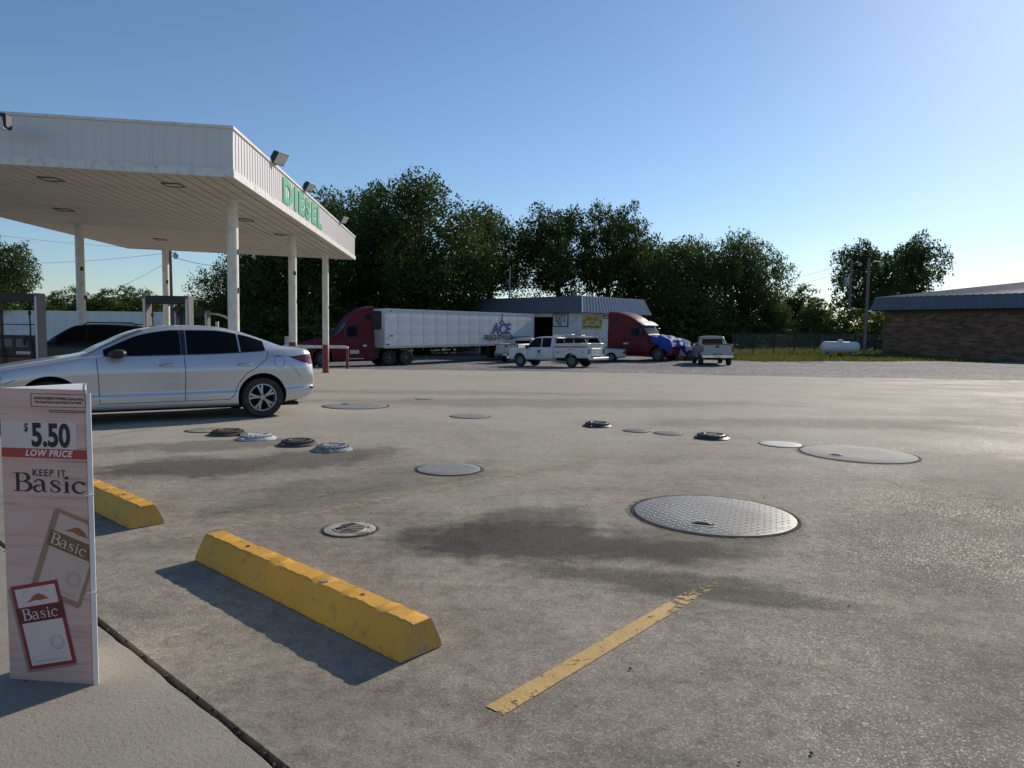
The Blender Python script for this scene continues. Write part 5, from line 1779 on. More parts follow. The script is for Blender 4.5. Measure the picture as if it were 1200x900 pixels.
tr1.scale = (.95, .97, 1.02)
lf = tractor(tr1, T1, (.98, .30, 1.86, 2.55), (-.25, -.62, 2.95, 3.3), (1.72, 1.02), (-1.95, -3.2))
MB().box((4.08, 0, .42), (.2, 2.1, .34)).build('front_bumper', 'chassis', tr1, bevel=.05)
MB().box((4.1, 0, .86), (.10, .95, .46)).build('grille', 'chassis', tr1, bevel=.03)
for s in (1, -1):
    MB().box((-1.02, s * 1.17, 2.1), (.3, .05, 3.2)).build('side_extender', 'chassis', tr1)
    MB().box((.55, s * 1.24, .92), (.62, .02, .24)).build('silver_panel', 'trailer_metal', tr1)
    MB().box((.42, s * 1.24, .5), (1.0, .03, .04)).build('step_bar', 'letter_white', tr1)

def semi_trailer(name, label, loc, rz, L=16.15, logo=False, reefer=False, panel=1.25):
    o = thing(name, label, 'trailer', loc, rz)
    z0, z1, hw = 1.12, 3.66, 1.29
    MB().span((-L, -hw + .03, z0 + .02), (0, hw - .03, z1 - .02)).build('box_core', 'trailer_metal', o, smooth=False)
    n_ = max(4, int(round(L / panel)))
    w = L / n_
    pmh = None
    for s in (1, -1):
        for k in range(n_):
            if pmh is None:
                vs, fs = [], []
                nx_, nz = 8, 26
                for j in range(nz + 1):
                    for i in range(nx_ + 1):
                        u_ = i / nx_
                        bow = .004 * sin(pi * u_) + .0018 * sin(j * 1.55) * (.6 + .4 * sin(pi * u_)) + .002 * sin(j * .7)
                        vs.append((-(w - .04) * u_, bow, (z1 - z0 - .26) * j / nz))
                for j in range(nz):
                    for i in range(nx_):
                        a = j * (nx_ + 1) + i
                        fs.append((a, a + 1, a + nx_ + 2, a + nx_ + 1))
                pmh = MB().add(vs, fs).mesh('side_panel'); pmh.materials.append(M['trailer_white']); smoothed(pmh)
            q = bpy.data.objects.new('side_panel', pmh); COL.objects.link(q); q.parent = o
            if s > 0:
                q.location = (-w * k - .028, hw - .022, z0 + .15)
            else:
                q.location = (-w * (k + 1) + .028, -hw + .022, z0 + .15); q.rotation_euler = (0, 0, pi)
        MB().span((-L, min(s * (hw - .06), s * hw), z0 - .02), (0, max(s * (hw - .06), s * hw), z0 + .15)).build('bottom_rail', 'trailer_metal', o)
        MB().span((-L, min(s * (hw - .06), s * hw), z1 - .12), (0, max(s * (hw - .06), s * hw), z1 + .005)).build('top_rail', 'trailer_metal', o)
        for x in (-.03, -L + .03):
            MB().span((x - .04, min(s * (hw - .08), s * (hw + .006)), z0), (x + .04, max(s * (hw - .08), s * (hw + .006)), z1)).build('corner_post', 'trailer_metal', o)
        lg = MB().span((-2.75, min(s * .55, s * .67), .25), (-2.63, max(s * .55, s * .67), z0)).build('landing_leg', 'chassis', o)
        MB().box((-2.69, s * .61, .2), (.3, .3, .06)).build('foot', 'chassis', lg)
        for a in (-L + 1.6, -L + 2.9):
            wheel(o, (a, s * .98, .5), .5, .56, 'truck', s)
        MB().box((-L + .4, s * .75, .75), (.02, .5, .6)).build('mud_flap', 'black_rubber', o)
    MB().box((-L + 2.25, 0, .85), (2.6, 1.0, .3)).build('bogie', 'chassis', o)
    for y in (-.6, 0, .6):
        pass
    for s in (1, -1):
        dd = MB().box((-L - .02, s * .645, (z0 + z1) / 2 + .02), (.05, 1.22, z1 - z0 - .2)).build('rear_door', 'trailer_white', o, bevel=.01)
        MB().cyl((-L - .06, s * .35, z0 + .1), (-L - .06, s * .35, z1 - .15), .02, n=6).build('lock_rod', 'galv', dd)
    MB().box((-L + .1, 0, .55), (.1, 2.2, .12)).build('rear_guard', 'chassis', o)
    if reefer:
        MB().box((.07, 0, 2.9), (.14, 2.0, 1.2)).build('cooling_unit', 'chassis', o, bevel=.05)
        MB().box((.07, -.5, 1.95), (.14, .9, .4)).build('unit_tank', 'trailer_white', o, bevel=.05)
    return o
# trailer behind the tractor, swinging away to the far right
king = Matrix.Rotation(rzt, 3, 'Z') @ Vector((-2.6 * .95, 0, 0)) + lt
tr_end = at(617, 420, 61.0)
dvv = Vector((tr_end.x - king.x, tr_end.y - king.y, 0)).normalized()
rzq = atan2(-dvv.y, -dvv.x)
front = king - dvv * 1.95
tl = semi_trailer('semi_trailer', 'white ACE FREIGHTWAYS trailer behind the dark red tractor', (front.x, front.y, g(front.x, front.y) + .05), rzq, 17.2, reefer=True)
zdrop = g(front.x + dvv.x * 14, front.y + dvv.y * 14) - g(front.x, front.y)
tl.rotation_euler = Matrix((( -dvv.x, dvv.y, 0), (-dvv.y, -dvv.x, 0), (0, 0, 1))).to_euler()
tl.rotation_euler.y = math.atan2(zdrop, 14.0) * 1.0
Rs = basis((-1, 0, 0), (0, 0, 1))      # on the +y flank, reading from front to rear
text('lettering', 'ACE', 1.15, 'letter_blue', tl, Vector((-12.6, 1.292, 2.36)), Rs, bold=.05, shear=.12, sx=1.1)
text('lettering', 'FREIGHTWAYS', .55, 'letter_black', tl, Vector((-12.2, 1.292, 1.70)), Rs, bold=.022, shear=.15, sx=1.0)
for k in range(9):
    MB().box((-14.1 - k * .3, 1.292, 1.70), (.15, .004, .22)).build('dash_mark', 'letter_black', tl, smooth=False)
mk = MB()
mk.add([(x_ - .6, y_, z_ - .22) for x_, y_, z_ in [(-12.05, 1.292, 3.75), (-12.2, 1.292, 3.75), (-12.1, 1.292, 3.25), (-11.95, 1.292, 3.25)]], [(0, 1, 2, 3)])
mk.add([(x_ - .6, y_, z_ - .22) for x_, y_, z_ in [(-11.7, 1.293, 3.05), (-11.95, 1.293, 3.3), (-12.15, 1.293, 3.3), (-12.5, 1.293, 3.0), (-12.3, 1.293, 3.0), (-12.08, 1.293, 3.18), (-11.85, 1.293, 2.98)]], [(0, 1, 2, 3, 4, 5, 6)])
mk.build('figure_mark', 'letter_black', tl, smooth=False)
for (x, z) in ((-.6, 3.5), (-.62, 1.9), (-.3, 1.35)):
    MB().box((x, 1.288, z), (.3 if z < 3 else .14, .006, .08)).build('placard', 'letter_black', tl, smooth=False)

# white trailer beyond the pumps
pe = at(208, 361, 57.0)
dv2 = Vector((-.985, .17, 0)).normalized()
t2 = semi_trailer('semi_trailer', 'long plain white ribbed trailer beyond the fuel pumps', (pe.x, pe.y, 0), atan2(-dv2.y, -dv2.x), 16.15, panel=1.02)
t2.location.z = g(pe.x, pe.y) + .05

# second tractor with a tarp on its nose
T2 = [(3.75, .60, .80, .95, .90, .95, 1.15, .86, 1.28, .6, 1.3), (3.6, .40, 1.0, 1.08, .95, 1.08, 1.42, .96, 1.56, .68, 1.6),
      (3.0, .36, 1.12, 1.18, 1.1, 1.15, 1.55, .98, 1.74, .7, 1.8), (2.0, .36, 1.18, 1.22, 1.3, 1.18, 1.66, 1.0, 1.86, .75, 1.92),
      (1.75, .36, 1.2, 1.23, 1.35, 1.2, 1.74, 1.12, 1.96, .88, 2.02), (1.62, .36, 1.2, 1.24, 1.35, 1.22, 1.76, 1.16, 2.15, .94, 2.22),
      (1.30, .36, 1.2, 1.24, 1.35, 1.23, 1.78, 1.2, 2.60, .98, 2.72), (1.05, .36, 1.2, 1.24, 1.35, 1.23, 1.78, 1.21, 2.72, 1.0, 2.90),
      (.5, .36, 1.2, 1.24, 1.35, 1.23, 1.8, 1.22, 3.12, 1.04, 3.30), (-.2, .36, 1.2, 1.24, 1.35, 1.23, 1.8, 1.22, 3.46, 1.08, 3.6),
      (-.9, .36, 1.2, 1.24, 1.35, 1.23, 1.8, 1.22, 3.66, 1.12, 3.76), (-1.5, .36, 1.2, 1.24, 1.35, 1.23, 1.8, 1.22, 3.70, 1.12, 3.80), (-1.62, .36, 1.2, 1.22, 1.35, 1.2, 1.8, 1.18, 3.6, 1.05, 3.7)]
T2 = [(x if x < 2.7 else 2.7 + (x - 2.7) * .72, *r_) for x, *r_ in T2]
p2 = ground(770.5, 423)
rz2 = radians(-40)
l2 = place_by(rz2, (2.7, -1.15), p2); l2.z = g(l2.x, l2.y)
tr2 = thing('road_tractor', 'dark red sleeper tractor with a blue tarp over its nose', 'truck', l2, rz2)
lf2 = tractor(tr2, T2, (1.15, .45, 1.88, 2.5), (-.75, -1.25, 2.9, 3.25), (1.74, 1.32), (-2.7, -4.0))
MB().prism([(1.25, 2.72), (1.55, 2.62), (1.58, 2.68), (1.2, 2.92), (.9, 3.02)], 'y', -1.02, 1.02).build('sun_visor', 'letter_white', tr2, bevel=.02)
for s in (1, -1):
    MB().box((.2, s * 1.252, 1.33), (.18, .012, .18)).build('badge', 'letter_grey', tr2)
# the tarp: draped sheet over the hood, sagging with folds
ta = thing('tarp', 'crumpled blue tarp draped over the nose of the red tractor', 'tarp', l2, rz2)
vs, fs = [], []
nx_, ny_ = 30, 46
for i in range(nx_ + 1):
    x = 2.2 + (3.62 - 2.2) * i / nx_
    for j in range(ny_ + 1):
        q = -1 + 2 * j / ny_
        span_ = 1.28
        hood_z = np.interp(x, [1.75, 2.5, 3.1, 3.45, 3.62], [1.96, 1.90, 1.80, 1.68, 1.52])
        a = abs(q)
        if a < .55:
            y = q / .55 * 1.02; z = hood_z - .10 * (a / .55) ** 3
        else:
            k = (a - .55) / .45
            y = math.copysign(1.02 + .24 * min(1, k * 3) + .03 * sin(x * 9 + k * 4), q)
            drop = (.45 + .42 * max(0, min(1, (x - 2.7) / .7)) + .08 * sin(x * 5.3 + q))
            z = hood_z - .10 - drop * k
        y += .035 * sin(x * 7 + q * 6); z += .028 * sin(x * 8.3 + q * 9) + .02 * sin(q * 17 + x * 3)
        vs.append((x + .04 * sin(q * 8), y, z + .05))
for i in range(nx_):
    for j in range(ny_):
        q = i * (ny_ + 1) + j
        fs.append((q, q + 1, q + ny_ + 2, q + ny_ + 1))
# front flap
o_ = len(vs)
for j in range(ny_ + 1):
    bx, by, bz = vs[nx_ * (ny_ + 1) + j]
    for k in range(1, 9):
        vs.append((bx + .05 * sin(k * .8 + j * .5) + .02 * k, by * (1 - .004 * k), bz - k * .06 * (1 if abs(by) < 1.05 else .35)))
for j in range(ny_):
    for k in range(8):
        a0 = nx_ * (ny_ + 1) + j if k == 0 else o_ + j * 8 + k - 1
        a1 = nx_ * (ny_ + 1) + j + 1 if k == 0 else o_ + (j + 1) * 8 + k - 1
        fs.append((a0, a1, o_ + (j + 1) * 8 + k, o_ + j * 8 + k))
me = MB().add(vs, fs).mesh('tarp_sheet')
to = link('sheet', me, 'tarp_blue', ta, ang=50)
sm = to.modifiers.new('thick', 'SOLIDIFY'); sm.thickness = .012

# stand every vehicle on the sloping ground
def settle(o, x0, x1, hw, dz):
    rz_ = o.rotation_euler.z
    c, sn = cos(rz_), sin(rz_)
    def gl(x, y): return g(o.location.x + c * x - sn * y, o.location.y + sn * x + c * y) + dz
    z0 = (gl(x0, hw) + gl(x0, -hw)) / 2; z1 = (gl(x1, hw) + gl(x1, -hw)) / 2
    sl_ = (z1 - z0) / (x1 - x0)
    ss = ((gl(x0, hw) + gl(x1, hw)) - (gl(x0, -hw) + gl(x1, -hw))) / 2 / (2 * hw)
    X_ = Vector((c, sn, sl_)).normalized()
    Y_ = Vector((-sn, c, ss)); Y_ = (Y_ - X_ * Y_.dot(X_)).normalized()
    o.rotation_euler = Matrix((X_, Y_, X_.cross(Y_))).transposed().to_euler()
    o.location.z = z0 - sl_ * x0
for o in list(COL.objects):
    if o.parent is None and o.get('category') in ('car', 'pickup', 'service truck', 'truck', 'tarp'):
        onlot = o.location.y < 30
        a0, a1 = (-2.6, 2.6) if o.get('category') in ('truck', 'tarp') else (-1.5, 1.5)
        settle(o, a0, a1, .8, .0 if onlot else -.035)

# small meter box on a stake at the edge of the trees
pbx = at(338, 392, 50)
ub = thing('meter_box', 'small beige meter box on a stake behind the middle column', 'utility box', (pbx.x, pbx.y, g(pbx.x, pbx.y)))
MB().box((0, 0, .9), (.1, .1, 2.0)).build('stake', 'wood_pole', ub)
MB().box((0, -.12, 1.65), (.42, .16, .62)).build('box', 'old_white', ub, bevel=.02)

# ------------------------------------------------------------------ repair shop
def ribbed_slope(name, p0, p1, q1, q0, step, rib, mat, parent):
    """sloping sheet with raised ribs running from the lower edge p0-p1 up to the upper edge q0-q1"""
    p0, p1, q0, q1 = map(Vector, (p0, p1, q0, q1))
    L = (p1 - p0).length
    n = max(2, int(L / step))
    nrm = (p1 - p0).cross(q0 - p0).normalized()
    mb = MB()
    vs = []
    prof = []
    for k in range(n):
        a = k / n; w_ = 1 / n
        prof += [(a, 0), (a + w_ * .62, 0), (a + w_ * .70, rib), (a + w_ * .92, rib)]
    prof.append((1, 0))
    for (t, h) in prof:
        vs.append(p0 + (p1 - p0) * t + nrm * h)
        vs.append(q0 + (q1 - q0) * t + nrm * h)
    mb.add(vs, [(2 * i, 2 * i + 2, 2 * i + 3, 2 * i + 1) for i in range(len(prof) - 1)])
    return mb.build(name, mat, parent, smooth=False)

def wall_uv(root_loc, dirv, px, py):
    """hit of a pixel ray with the vertical plane through root along dirv -> (distance along, world z)"""
    r_ = ray(px, py)
    n = Vector((-dirv.y, dirv.x, 0))
    t = (root_loc - Vector((0, 0, EYE))).dot(n) / r_.dot(n)
    p = Vector((0, 0, EYE)) + r_ * t
    return (Vector((p.x, p.y, 0)) - Vector((root_loc.x, root_loc.y, 0))).dot(dirv), p.z

def repair_shop():
    C = at(682, 380, 60.0)
    C.z = g(C.x, C.y)
    dl = Vector((-.68, .733, 0)).normalized()      # long left front
    dr = Vector((.733, .68, 0)).normalized()       # gable side to the right
    Cw = Vector((C.x, C.y, 0))
    zeave = at(682, 366, 60.0).z
    ztop = at(682, 346, 60.0).z
    o = thing('repair_shop', 'white block repair shop with a dark metal mansard roof', 'building', (C.x, C.y, 0))
    LL = wall_uv(Cw, dl, 523, 360)[0]
    LR = wall_uv(Cw, dr, 764, 360)[0]
    zg = C.z - .4
    OV = .7      # roof overhang
    # walls set back under the overhang
    def P(a, b, z):      # a along dl, b along dr
        v = dl * a + dr * b
        return (v.x, v.y, z)
    door_a0 = wall_uv(Cw, dl, 641, 395)[0]
    i0 = OV
    # left front in pieces round the bay door
    def wallbox(name, a0, a1, b0, b1, z0, z1, mat='wall_block'):
        vs = [P(a, b, z) for z in (z0, z1) for (a, b) in ((a0, b0), (a1, b0), (a1, b1), (a0, b1))]
        return MB().add(vs, [(0, 1, 2, 3), (4, 5, 6, 7), (0, 1, 5, 4), (1, 2, 6, 5), (2, 3, 7, 6), (3, 0, 4, 7)]).build(name, mat, o, smooth=False)
    wallbox('front_wall', i0, door_a0, i0, i0 + .25, zg, zeave)
    d1 = door_a0 + 4.6
    wallbox('door_lintel', door_a0 + .002, d1, i0 + .02, i0 + .25, zeave - .35, zeave - .002)
    wallbox('front_wall', d1 + .002, d1 + 1.0, i0, i0 + .25, zg, zeave)
    d2 = d1 + 1.0
    wallbox('door_lintel', d2 + .002, d2 + 4.6, i0 + .02, i0 + .25, zeave - .35, zeave - .002)
    wallbox('front_wall', d2 + 4.602, LL - OV, i0, i0 + .25, zg, zeave)
    wallbox('side_wall', i0 + .003, i0 + .253, i0 + .253, LR - OV, zg, zeave)
    wallbox('back_wall', i0 + .255, LL - OV, LR - OV - .25, LR - OV, zg, zeave, 'chassis')  # dark tone on back, end and floor paints in the bays' indoor shade
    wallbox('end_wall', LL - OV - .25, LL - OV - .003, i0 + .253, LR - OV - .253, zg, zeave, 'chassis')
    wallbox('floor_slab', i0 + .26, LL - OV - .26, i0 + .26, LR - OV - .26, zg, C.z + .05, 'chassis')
    # daylight slot: high window strip in the back wall is seen through the bay
    hb = wallbox('back_window', door_a0 + .2, d1 + 2, LR - OV - .27, LR - OV - .255, zeave - 2.5, zeave - 2.25, 'letter_white')
    # mansard
    s = .55
    lo = [P(0, 0, zeave), P(LL, 0, zeave), P(LL, LR, zeave), P(0, LR, zeave)]
    hi = [P(s, s, ztop), P(LL - s, s, ztop), P(LL - s, LR - s, ztop), P(s, LR - s, ztop)]
    ribbed_slope('mansard_front', lo[1], lo[0], hi[0], hi[1], .32, .025, 'roof_shaded', o)  # front slope lies in shade, painted in by the darker copy
    ribbed_slope('mansard_side', lo[0], lo[3], hi[3], hi[0], .42, .035, 'roof_panel', o)
    ribbed_slope('mansard_back', lo[3], lo[2], hi[2], hi[3], .42, .035, 'roof_shaded', o)
    ribbed_slope('mansard_end', lo[2], lo[1], hi[1], hi[2], .42, .035, 'roof_shaded', o)
    MB().add(hi, [(0, 1, 2, 3)]).build('roof_deck', 'roof_top', o, smooth=False)
    MB().add(lo, [(0, 1, 2, 3)]).build('eave_soffit', 'dark_gap', o, smooth=False)
    e0 = Vector(lo[0]); e1 = Vector(hi[0])
    MB().tube([e0, e1], .05, 6).build('corner_trim', 'trim_white', o)
    # signs on the walls. left front
    nl_ = -dr
    def sign_at(dirv, nrm, base_off, px0, py0, px1, py1):
        base = Cw + (dr * OV if dirv is dl else dl * OV)
        a0, z1 = wall_uv(base, dirv, px0, py0)
        a1, z0 = wall_uv(base, dirv, px1, py1)
        return base, a0, a1, z0, z1
    base, a0, a1, z0, z1 = sign_at(dl, -dr, 0, 648, 367.5, 666, 383)
    sg = thing('wall_sign', 'black framed white sign with hand lettering on the shaded shop front', 'sign', base + dl * ((a0 + a1) / 2) - dr * .03 + Vector((0, 0, (z0 + z1) / 2)))
    w_, h_ = abs(a1 - a0), z1 - z0
    right = -dl
    R3 = basis(right, (0, 0, 1))
    def bar(parent, cx, cz, sx, sz, mat, t=.03, nm='frame_bar', off=0):
        q = MB().box((cx, cz, off), (sx, sz, t)).build(nm, mat, parent, smooth=False)
        q.matrix_basis = R3.to_4x4()
        return q
    bar(sg, 0, 0, w_ - .02, h_ - .02, 'sign_backing', .02, 'board')
    for (cx, cz, sx, sz) in ((0, h_ / 2 - .04, w_, .08), (0, -h_ / 2 + .04, w_, .08), (w_ / 2 - .04, 0, .08, h_ - .16), (-w_ / 2 + .04, 0, .08, h_ - .16)):
        bar(sg, cx, cz, sx, sz, 'letter_black', .05)
    for k, (t_, dz, sz) in enumerate((("SCOTT'S", .24, .34), ('AUTO &', -.02, .34), ('TIRE', -.27, .30))):
        text('lettering', t_, sz * h_, 'letter_black', sg, -dr * .02 + right * (-.12 if k == 2 else 0) + Vector((0, 0, dz * h_)), R3, bold=.008, sx=.85)
    # right wall: banner and painted letters
    base = Cw + dl * OV
    nr_ = -dl
    R4 = basis(dr, (0, 0, 1))
    a0, z1 = wall_uv(base, dr, 681.5, 369); a1, z0 = wall_uv(base, dr, 705, 386)
    a0 = max(a0, OV + .05)
    w_, h_ = a1 - a0, z1 - z0
    bn = thing('banner', 'yellow banner reading OPEN NOW UNDER NEW MANAGEMENT on the shop wall', 'banner', base + dr * ((a0 + a1) / 2) - dl * .03 + Vector((0, 0, (z0 + z1) / 2)))
    q = MB().box((0, .0, 0), (w_, h_, .012)).build('cloth', 'banner_yellow', bn, smooth=False); q.matrix_basis = R4.to_4x4()
    text('lettering', 'OPEN NOW', .36 * h_, 'letter_red', bn, -dl * .015 + Vector((0, 0, h_ * .22)), R4, bold=.012, sx=w_ * .62 / (.36 * h_ * 5.6))
    text('lettering', 'UNDER', .17 * h_, 'banner_green', bn, -dl * .015 + Vector((0, 0, -h_ * .05)), R4, bold=.006)
    text('lettering', 'NEW MANAGEMENT', .26 * h_, 'banner_green', bn, -dl * .015 + Vector((0, 0, -h_ * .33)), R4, bold=.01, sx=w_ * .95 / (.26 * h_ * 9.9))
    for sx_ in (-1, 1):
        mb = MB()
        for k in range(4):
            c = dr * (sx_ * w_ * .41 + .06 * (k % 2)) + Vector((0, 0, h_ * (.12 - .07 * k))) - dl * .012
            mb.tube([c - dr * .12, c + dr * .13 + Vector((0, 0, .05))], .03, 6)
        mb.build('figure_print', 'banner_green', bn)
    for (t_, px, py, hh, off) in (('SCOTT', 712, 371.8, 4.2, 0), ('A', 714.3, 381.8, 4.0, 0), ('TI', 713.5, 391, 4.4, 0)):
        a, z = wall_uv(base, dr, px, py)
        q = text('painted_letters', t_, hh * 63 / FPX * 1.35, 'letter_black', o, Vector((base.x - C.x, base.y - C.y, 0)) + dr * a - dl * .012 + Vector((0, 0, z)), R4, bold=.01)
    mb = MB()
    for k in range(16):
        a, z = wall_uv(base, dr, 684 + (k % 8) * 2.6, 391 + (k // 8) * 4.5 + random.uniform(-.6, .6))
        c = Vector((base.x - C.x, base.y - C.y, z)) + dr * a - dl * .012
        mb.tube([c - dr * random.uniform(.03, .08) - Vector((0, 0, random.uniform(-.1, .1))), c + dr * .06 + Vector((0, 0, random.uniform(-.1, .1)))], .016, 4)
    mb.build('faded_scrawl', 'letter_grey', o)
    # vent pipe with a box beyond the roof
    pp = at(597, 345, 72)
    vp = thing('utility_pole', 'slim grey pole with a small box rising behind the shop roof', 'pole', (pp.x, pp.y, g(pp.x, pp.y)))
    ztp = at(597, 312, 72).z - g(pp.x, pp.y)
    MB().cyl((0, 0, -.2), (0, 0, ztp), .11, .09).build('mast', 'galv', vp)
    MB().box((-.2, -.1, ztp - 1.6), (.34, .3, .5)).build('meter_box', 'grey_metal', vp, bevel=.02)
    MB().cyl((0, 0, ztp - 2.2), (1.0, 0, ztp - 2.2), .04).build('side_arm', 'galv', vp)
repair_shop()

# ------------------------------------------------------------------ brick building on the right
def brick_building():
    C = at(1034, 415, 66.0)
    gz = g(C.x, C.y)
    E2 = at(1200, 400, 56.3)
    dv = Vector((E2.x - C.x, E2.y - C.y, 0)).normalized()
    nb = Vector((-dv.y, dv.x, 0))
    if nb.x < 0: nb = -nb                     # depth direction, away
    o = thing('brick_building', 'long brown brick building with a blue grey metal roof', 'building', (C.x, C.y, 0), atan2(dv.y, dv.x))
    sgn = 1 if (Matrix.Rotation(atan2(dv.y, dv.x), 3, 'Z') @ Vector((0, 1, 0))).dot(nb) > 0 else -1
    L, D = 26.0, 13.0
    ze = at(1034, 364, 66.0).z
    zm = ze + 1.05
    def P(x, y, z): return (x, sgn * y, z)
    def bx(name, x0, x1, y0, y1, z0, z1, mat, bevel=0):
        vs = [P(x, y, z) for z in (z0, z1) for (x, y) in ((x0, y0), (x1, y0), (x1, y1), (x0, y1))]
        return MB().add(vs, [(0, 1, 2, 3), (4, 5, 6, 7), (0, 1, 5, 4), (1, 2, 6, 5), (2, 3, 7, 6), (3, 0, 4, 7)]).build(name, mat, o, smooth=False, bevel=bevel)
    bx('front_wall', 0, L, 0, .3, gz - .5, ze, 'brick')
    bx('end_wall', 0, .3, .302, D, gz - .5, ze, 'brick')
    bx('end_wall', L - .3, L, .302, D, gz - .5, ze, 'brick')
    bx('back_wall', .302, L - .302, D - .3, D, gz - .5, ze, 'brick')
    # mansard skirt and low hipped roof
    ov, ins = .9, .25
    lo = [P(-ov, -ov, ze), P(L + ov, -ov, ze), P(L + ov, D + ov, ze), P(-ov, D + ov, ze)]
    mi = [P(-ov + ins, -ov + ins, zm), P(L + ov - ins, -ov + ins, zm), P(L + ov - ins, D + ov - ins, zm), P(-ov + ins, D + ov - ins, zm)]
    order = ((0, 1), (1, 2), (2, 3), (3, 0))
    for (i, j) in order:
        if sgn > 0: ribbed_slope('mansard_skirt', lo[i], lo[j], mi[j], mi[i], .4, .025, 'roof_blue', o)
        else: ribbed_slope('mansard_skirt', lo[j], lo[i], mi[i], mi[j], .4, .025, 'roof_blue', o)
    zri = zm + 2.3
    r0, r1 = P(D / 2 + 1.5, D / 2, zri), P(L - D / 2 - 1.5, D / 2, zri - .6)
    r0 = P(12.0, D / 2, zri - .6)
    mi2 = [(x, y, z + .12) for x, y, z in mi]
    def slope(a, b, c, d_):
        ribbed_slope('roof_slope', a, b, c, d_, .6, .03, 'roof_top', o)
    if sgn > 0:
        slope(mi2[0], mi2[1], r1, r0); slope(mi2[2], mi2[3], r0, r1); slope(mi2[1], mi2[2], r1, r1); slope(mi2[3], mi2[0], r0, r0)
    else:
        slope(mi2[1], mi2[0], r0, r1); slope(mi2[3], mi2[2], r1, r0); slope(mi2[2], mi2[1], r1, r1); slope(mi2[0], mi2[3], r0, r0)
    MB().add(mi2 + [(x, y, z - .25) for x, y, z in mi2], [(0, 1, 5, 4), (1, 2, 6, 5), (2, 3, 7, 6), (3, 0, 4, 7)]).build('roof_edge', 'roof_top', o, smooth=False)
    MB().add(lo, [(0, 1, 2, 3)]).build('eave_soffit', 'dark_gap', o, smooth=False)
    bx('base_course', -.03, L, -.04, -.002, gz - .3, gz + .12, 'brick')
    bx('frieze_board', .0, L, -.05, -.002, ze - .3, ze - .01, 'iron_brown')
brick_building()

# ------------------------------------------------------------------ propane tank, poles, wires, fence
pt_ = ground(984, 417.5)
tk = thing('propane_tank', 'white propane tank lying on short feet beside the gravel', 'tank', (pt_.x, pt_.y, g(pt_.x, pt_.y)), radians(-4))
r_, hl = .47, 1.62
prof = [(0.001, -hl)] + [(r_ * sin(a), -hl + r_ * .8 - r_ * .8 * cos(a)) for a in np.linspace(.15, pi / 2, 8)] + [(r_ * sin(a), hl - r_ * .8 + r_ * .8 * cos(a)) for a in np.linspace(pi / 2, .15, 8)] + [(0.001, hl)]
MB().lathe(prof, 32, 'x', c=(0, 0, .78)).build('shell', 'tank_white', tk)
MB().lathe([(.2, 1.22), (.2, 1.38), (.17, 1.44), (.001, 1.45)], 20).build('valve_dome', 'tank_white', tk)
for x in (-.95, .95):
    MB().box((x, 0, .17), (.22, .75, .4), taper=.9).build('foot', 'walk', tk)
MB().box((0, 0, .12), (.3, .3, .3)).build('regulator', 'chassis', tk)

def util_pole(px, pby, pty, dep, label, thick=.15, lamp=None, transformer=False, arm=False):
    p = at(px, pby, dep)
    gz = g(p.x, p.y)
    o = thing('utility_pole', label, 'utility pole', (p.x, p.y, gz))
    zt = at(px, pty, dep).z - gz
    MB().tube([(0, 0, -.3), (.02, 0, zt * .5), (0, 0, zt)], [thick, thick * .9, thick * .75], 12).build('pole_shaft', 'wood_pole', o)
    if lamp:
        s = lamp
        MB().tube([(0, 0, zt - .6), (s * .5, -.1, zt - .3), (s * 1.0, -.1, zt - .35)], .04, 8).build('lamp_arm', 'galv', o)
        hd = MB().lathe([(.06, .22), (.1, .12), (.2, .0), (.2, -.05), (.0, -.05)], 16, c=(s * 1.05, -.1, zt - .5)).build('lamp_head', 'galv', o)
        MB().lathe([(.17, -.05), (.15, -.17), (.08, -.25), (.0, -.26)], 16, c=(s * 1.05, -.1, zt - .5)).build('lamp_globe', 'glass_lamp', hd)
    if transformer:
        MB().lathe([(.0, -.55), (.28, -.55), (.3, -.5), (.3, .45), (.2, .55), (.0, .55)], 16, c=(-.5, -.05, zt - 2.6)).build('transformer', 'galv', o)
        MB().box((-.2, 0, zt - 2.6), (.2, .1, .8)).build('mount', 'galv', o)
    if arm:
        MB().box((0, 0, zt - .5), (2.2, .1, .12)).build('cross_arm', 'wood_pole', o)
    return Vector((p.x, p.y, gz + zt))
P1 = util_pole(1012.5, 416, 303, 63, 'wooden light pole standing just beyond the propane tank', .15, lamp=1.0)
P2 = util_pole(993, 401, 305, 84, 'wooden pole with a grey transformer behind the propane tank', .17, lamp=.9, transformer=True)
P3 = util_pole(200.5, 385, 292, 52, 'wooden pole with a small lamp seen under the canopy', .17, lamp=.45)
def wire(a, b, sag, label, r=.012):
    pts = []
    for k in range(17):
        t = k / 16
        p = a + (b - a) * t
        pts.append((p.x, p.y, p.z - sag * 4 * t * (1 - t)))
    tag(MB().tube(pts, r, 5, False).build('overhead_wire', 'wire'), label, 'wire')
wire(P3 - Vector((0, 0, .3)), at(-60, 305, 70), .5, 'thin service wire from the canopy pole towards the left tree')
wire(P3 - Vector((0, 0, .9)), at(80, 355, 110), .6, 'slanting wire running down from the canopy pole to the far treeline')
wire(P3 - Vector((0, 0, .5)), at(290, 306, 75), .6, 'wire from the canopy pole into the big trees', .02)
wire(at(-60, 268, 90), at(260, 292, 120), .8, 'high wire crossing the sky beyond the canopy', .018)
wire(P2 - Vector((0, 0, .4)), at(760, 350, 130), 1.0, 'wire from the transformer pole over the field', .016)
wire(P2 - Vector((0, 0, 1.2)), at(760, 362, 130), 1.0, 'lower wire from the transformer pole over the field', .016)
wire(P1 - Vector((0, 0, .5)), P2 - Vector((0, 0, 1.5)), .3, 'short wire between the two wooden poles', .012)

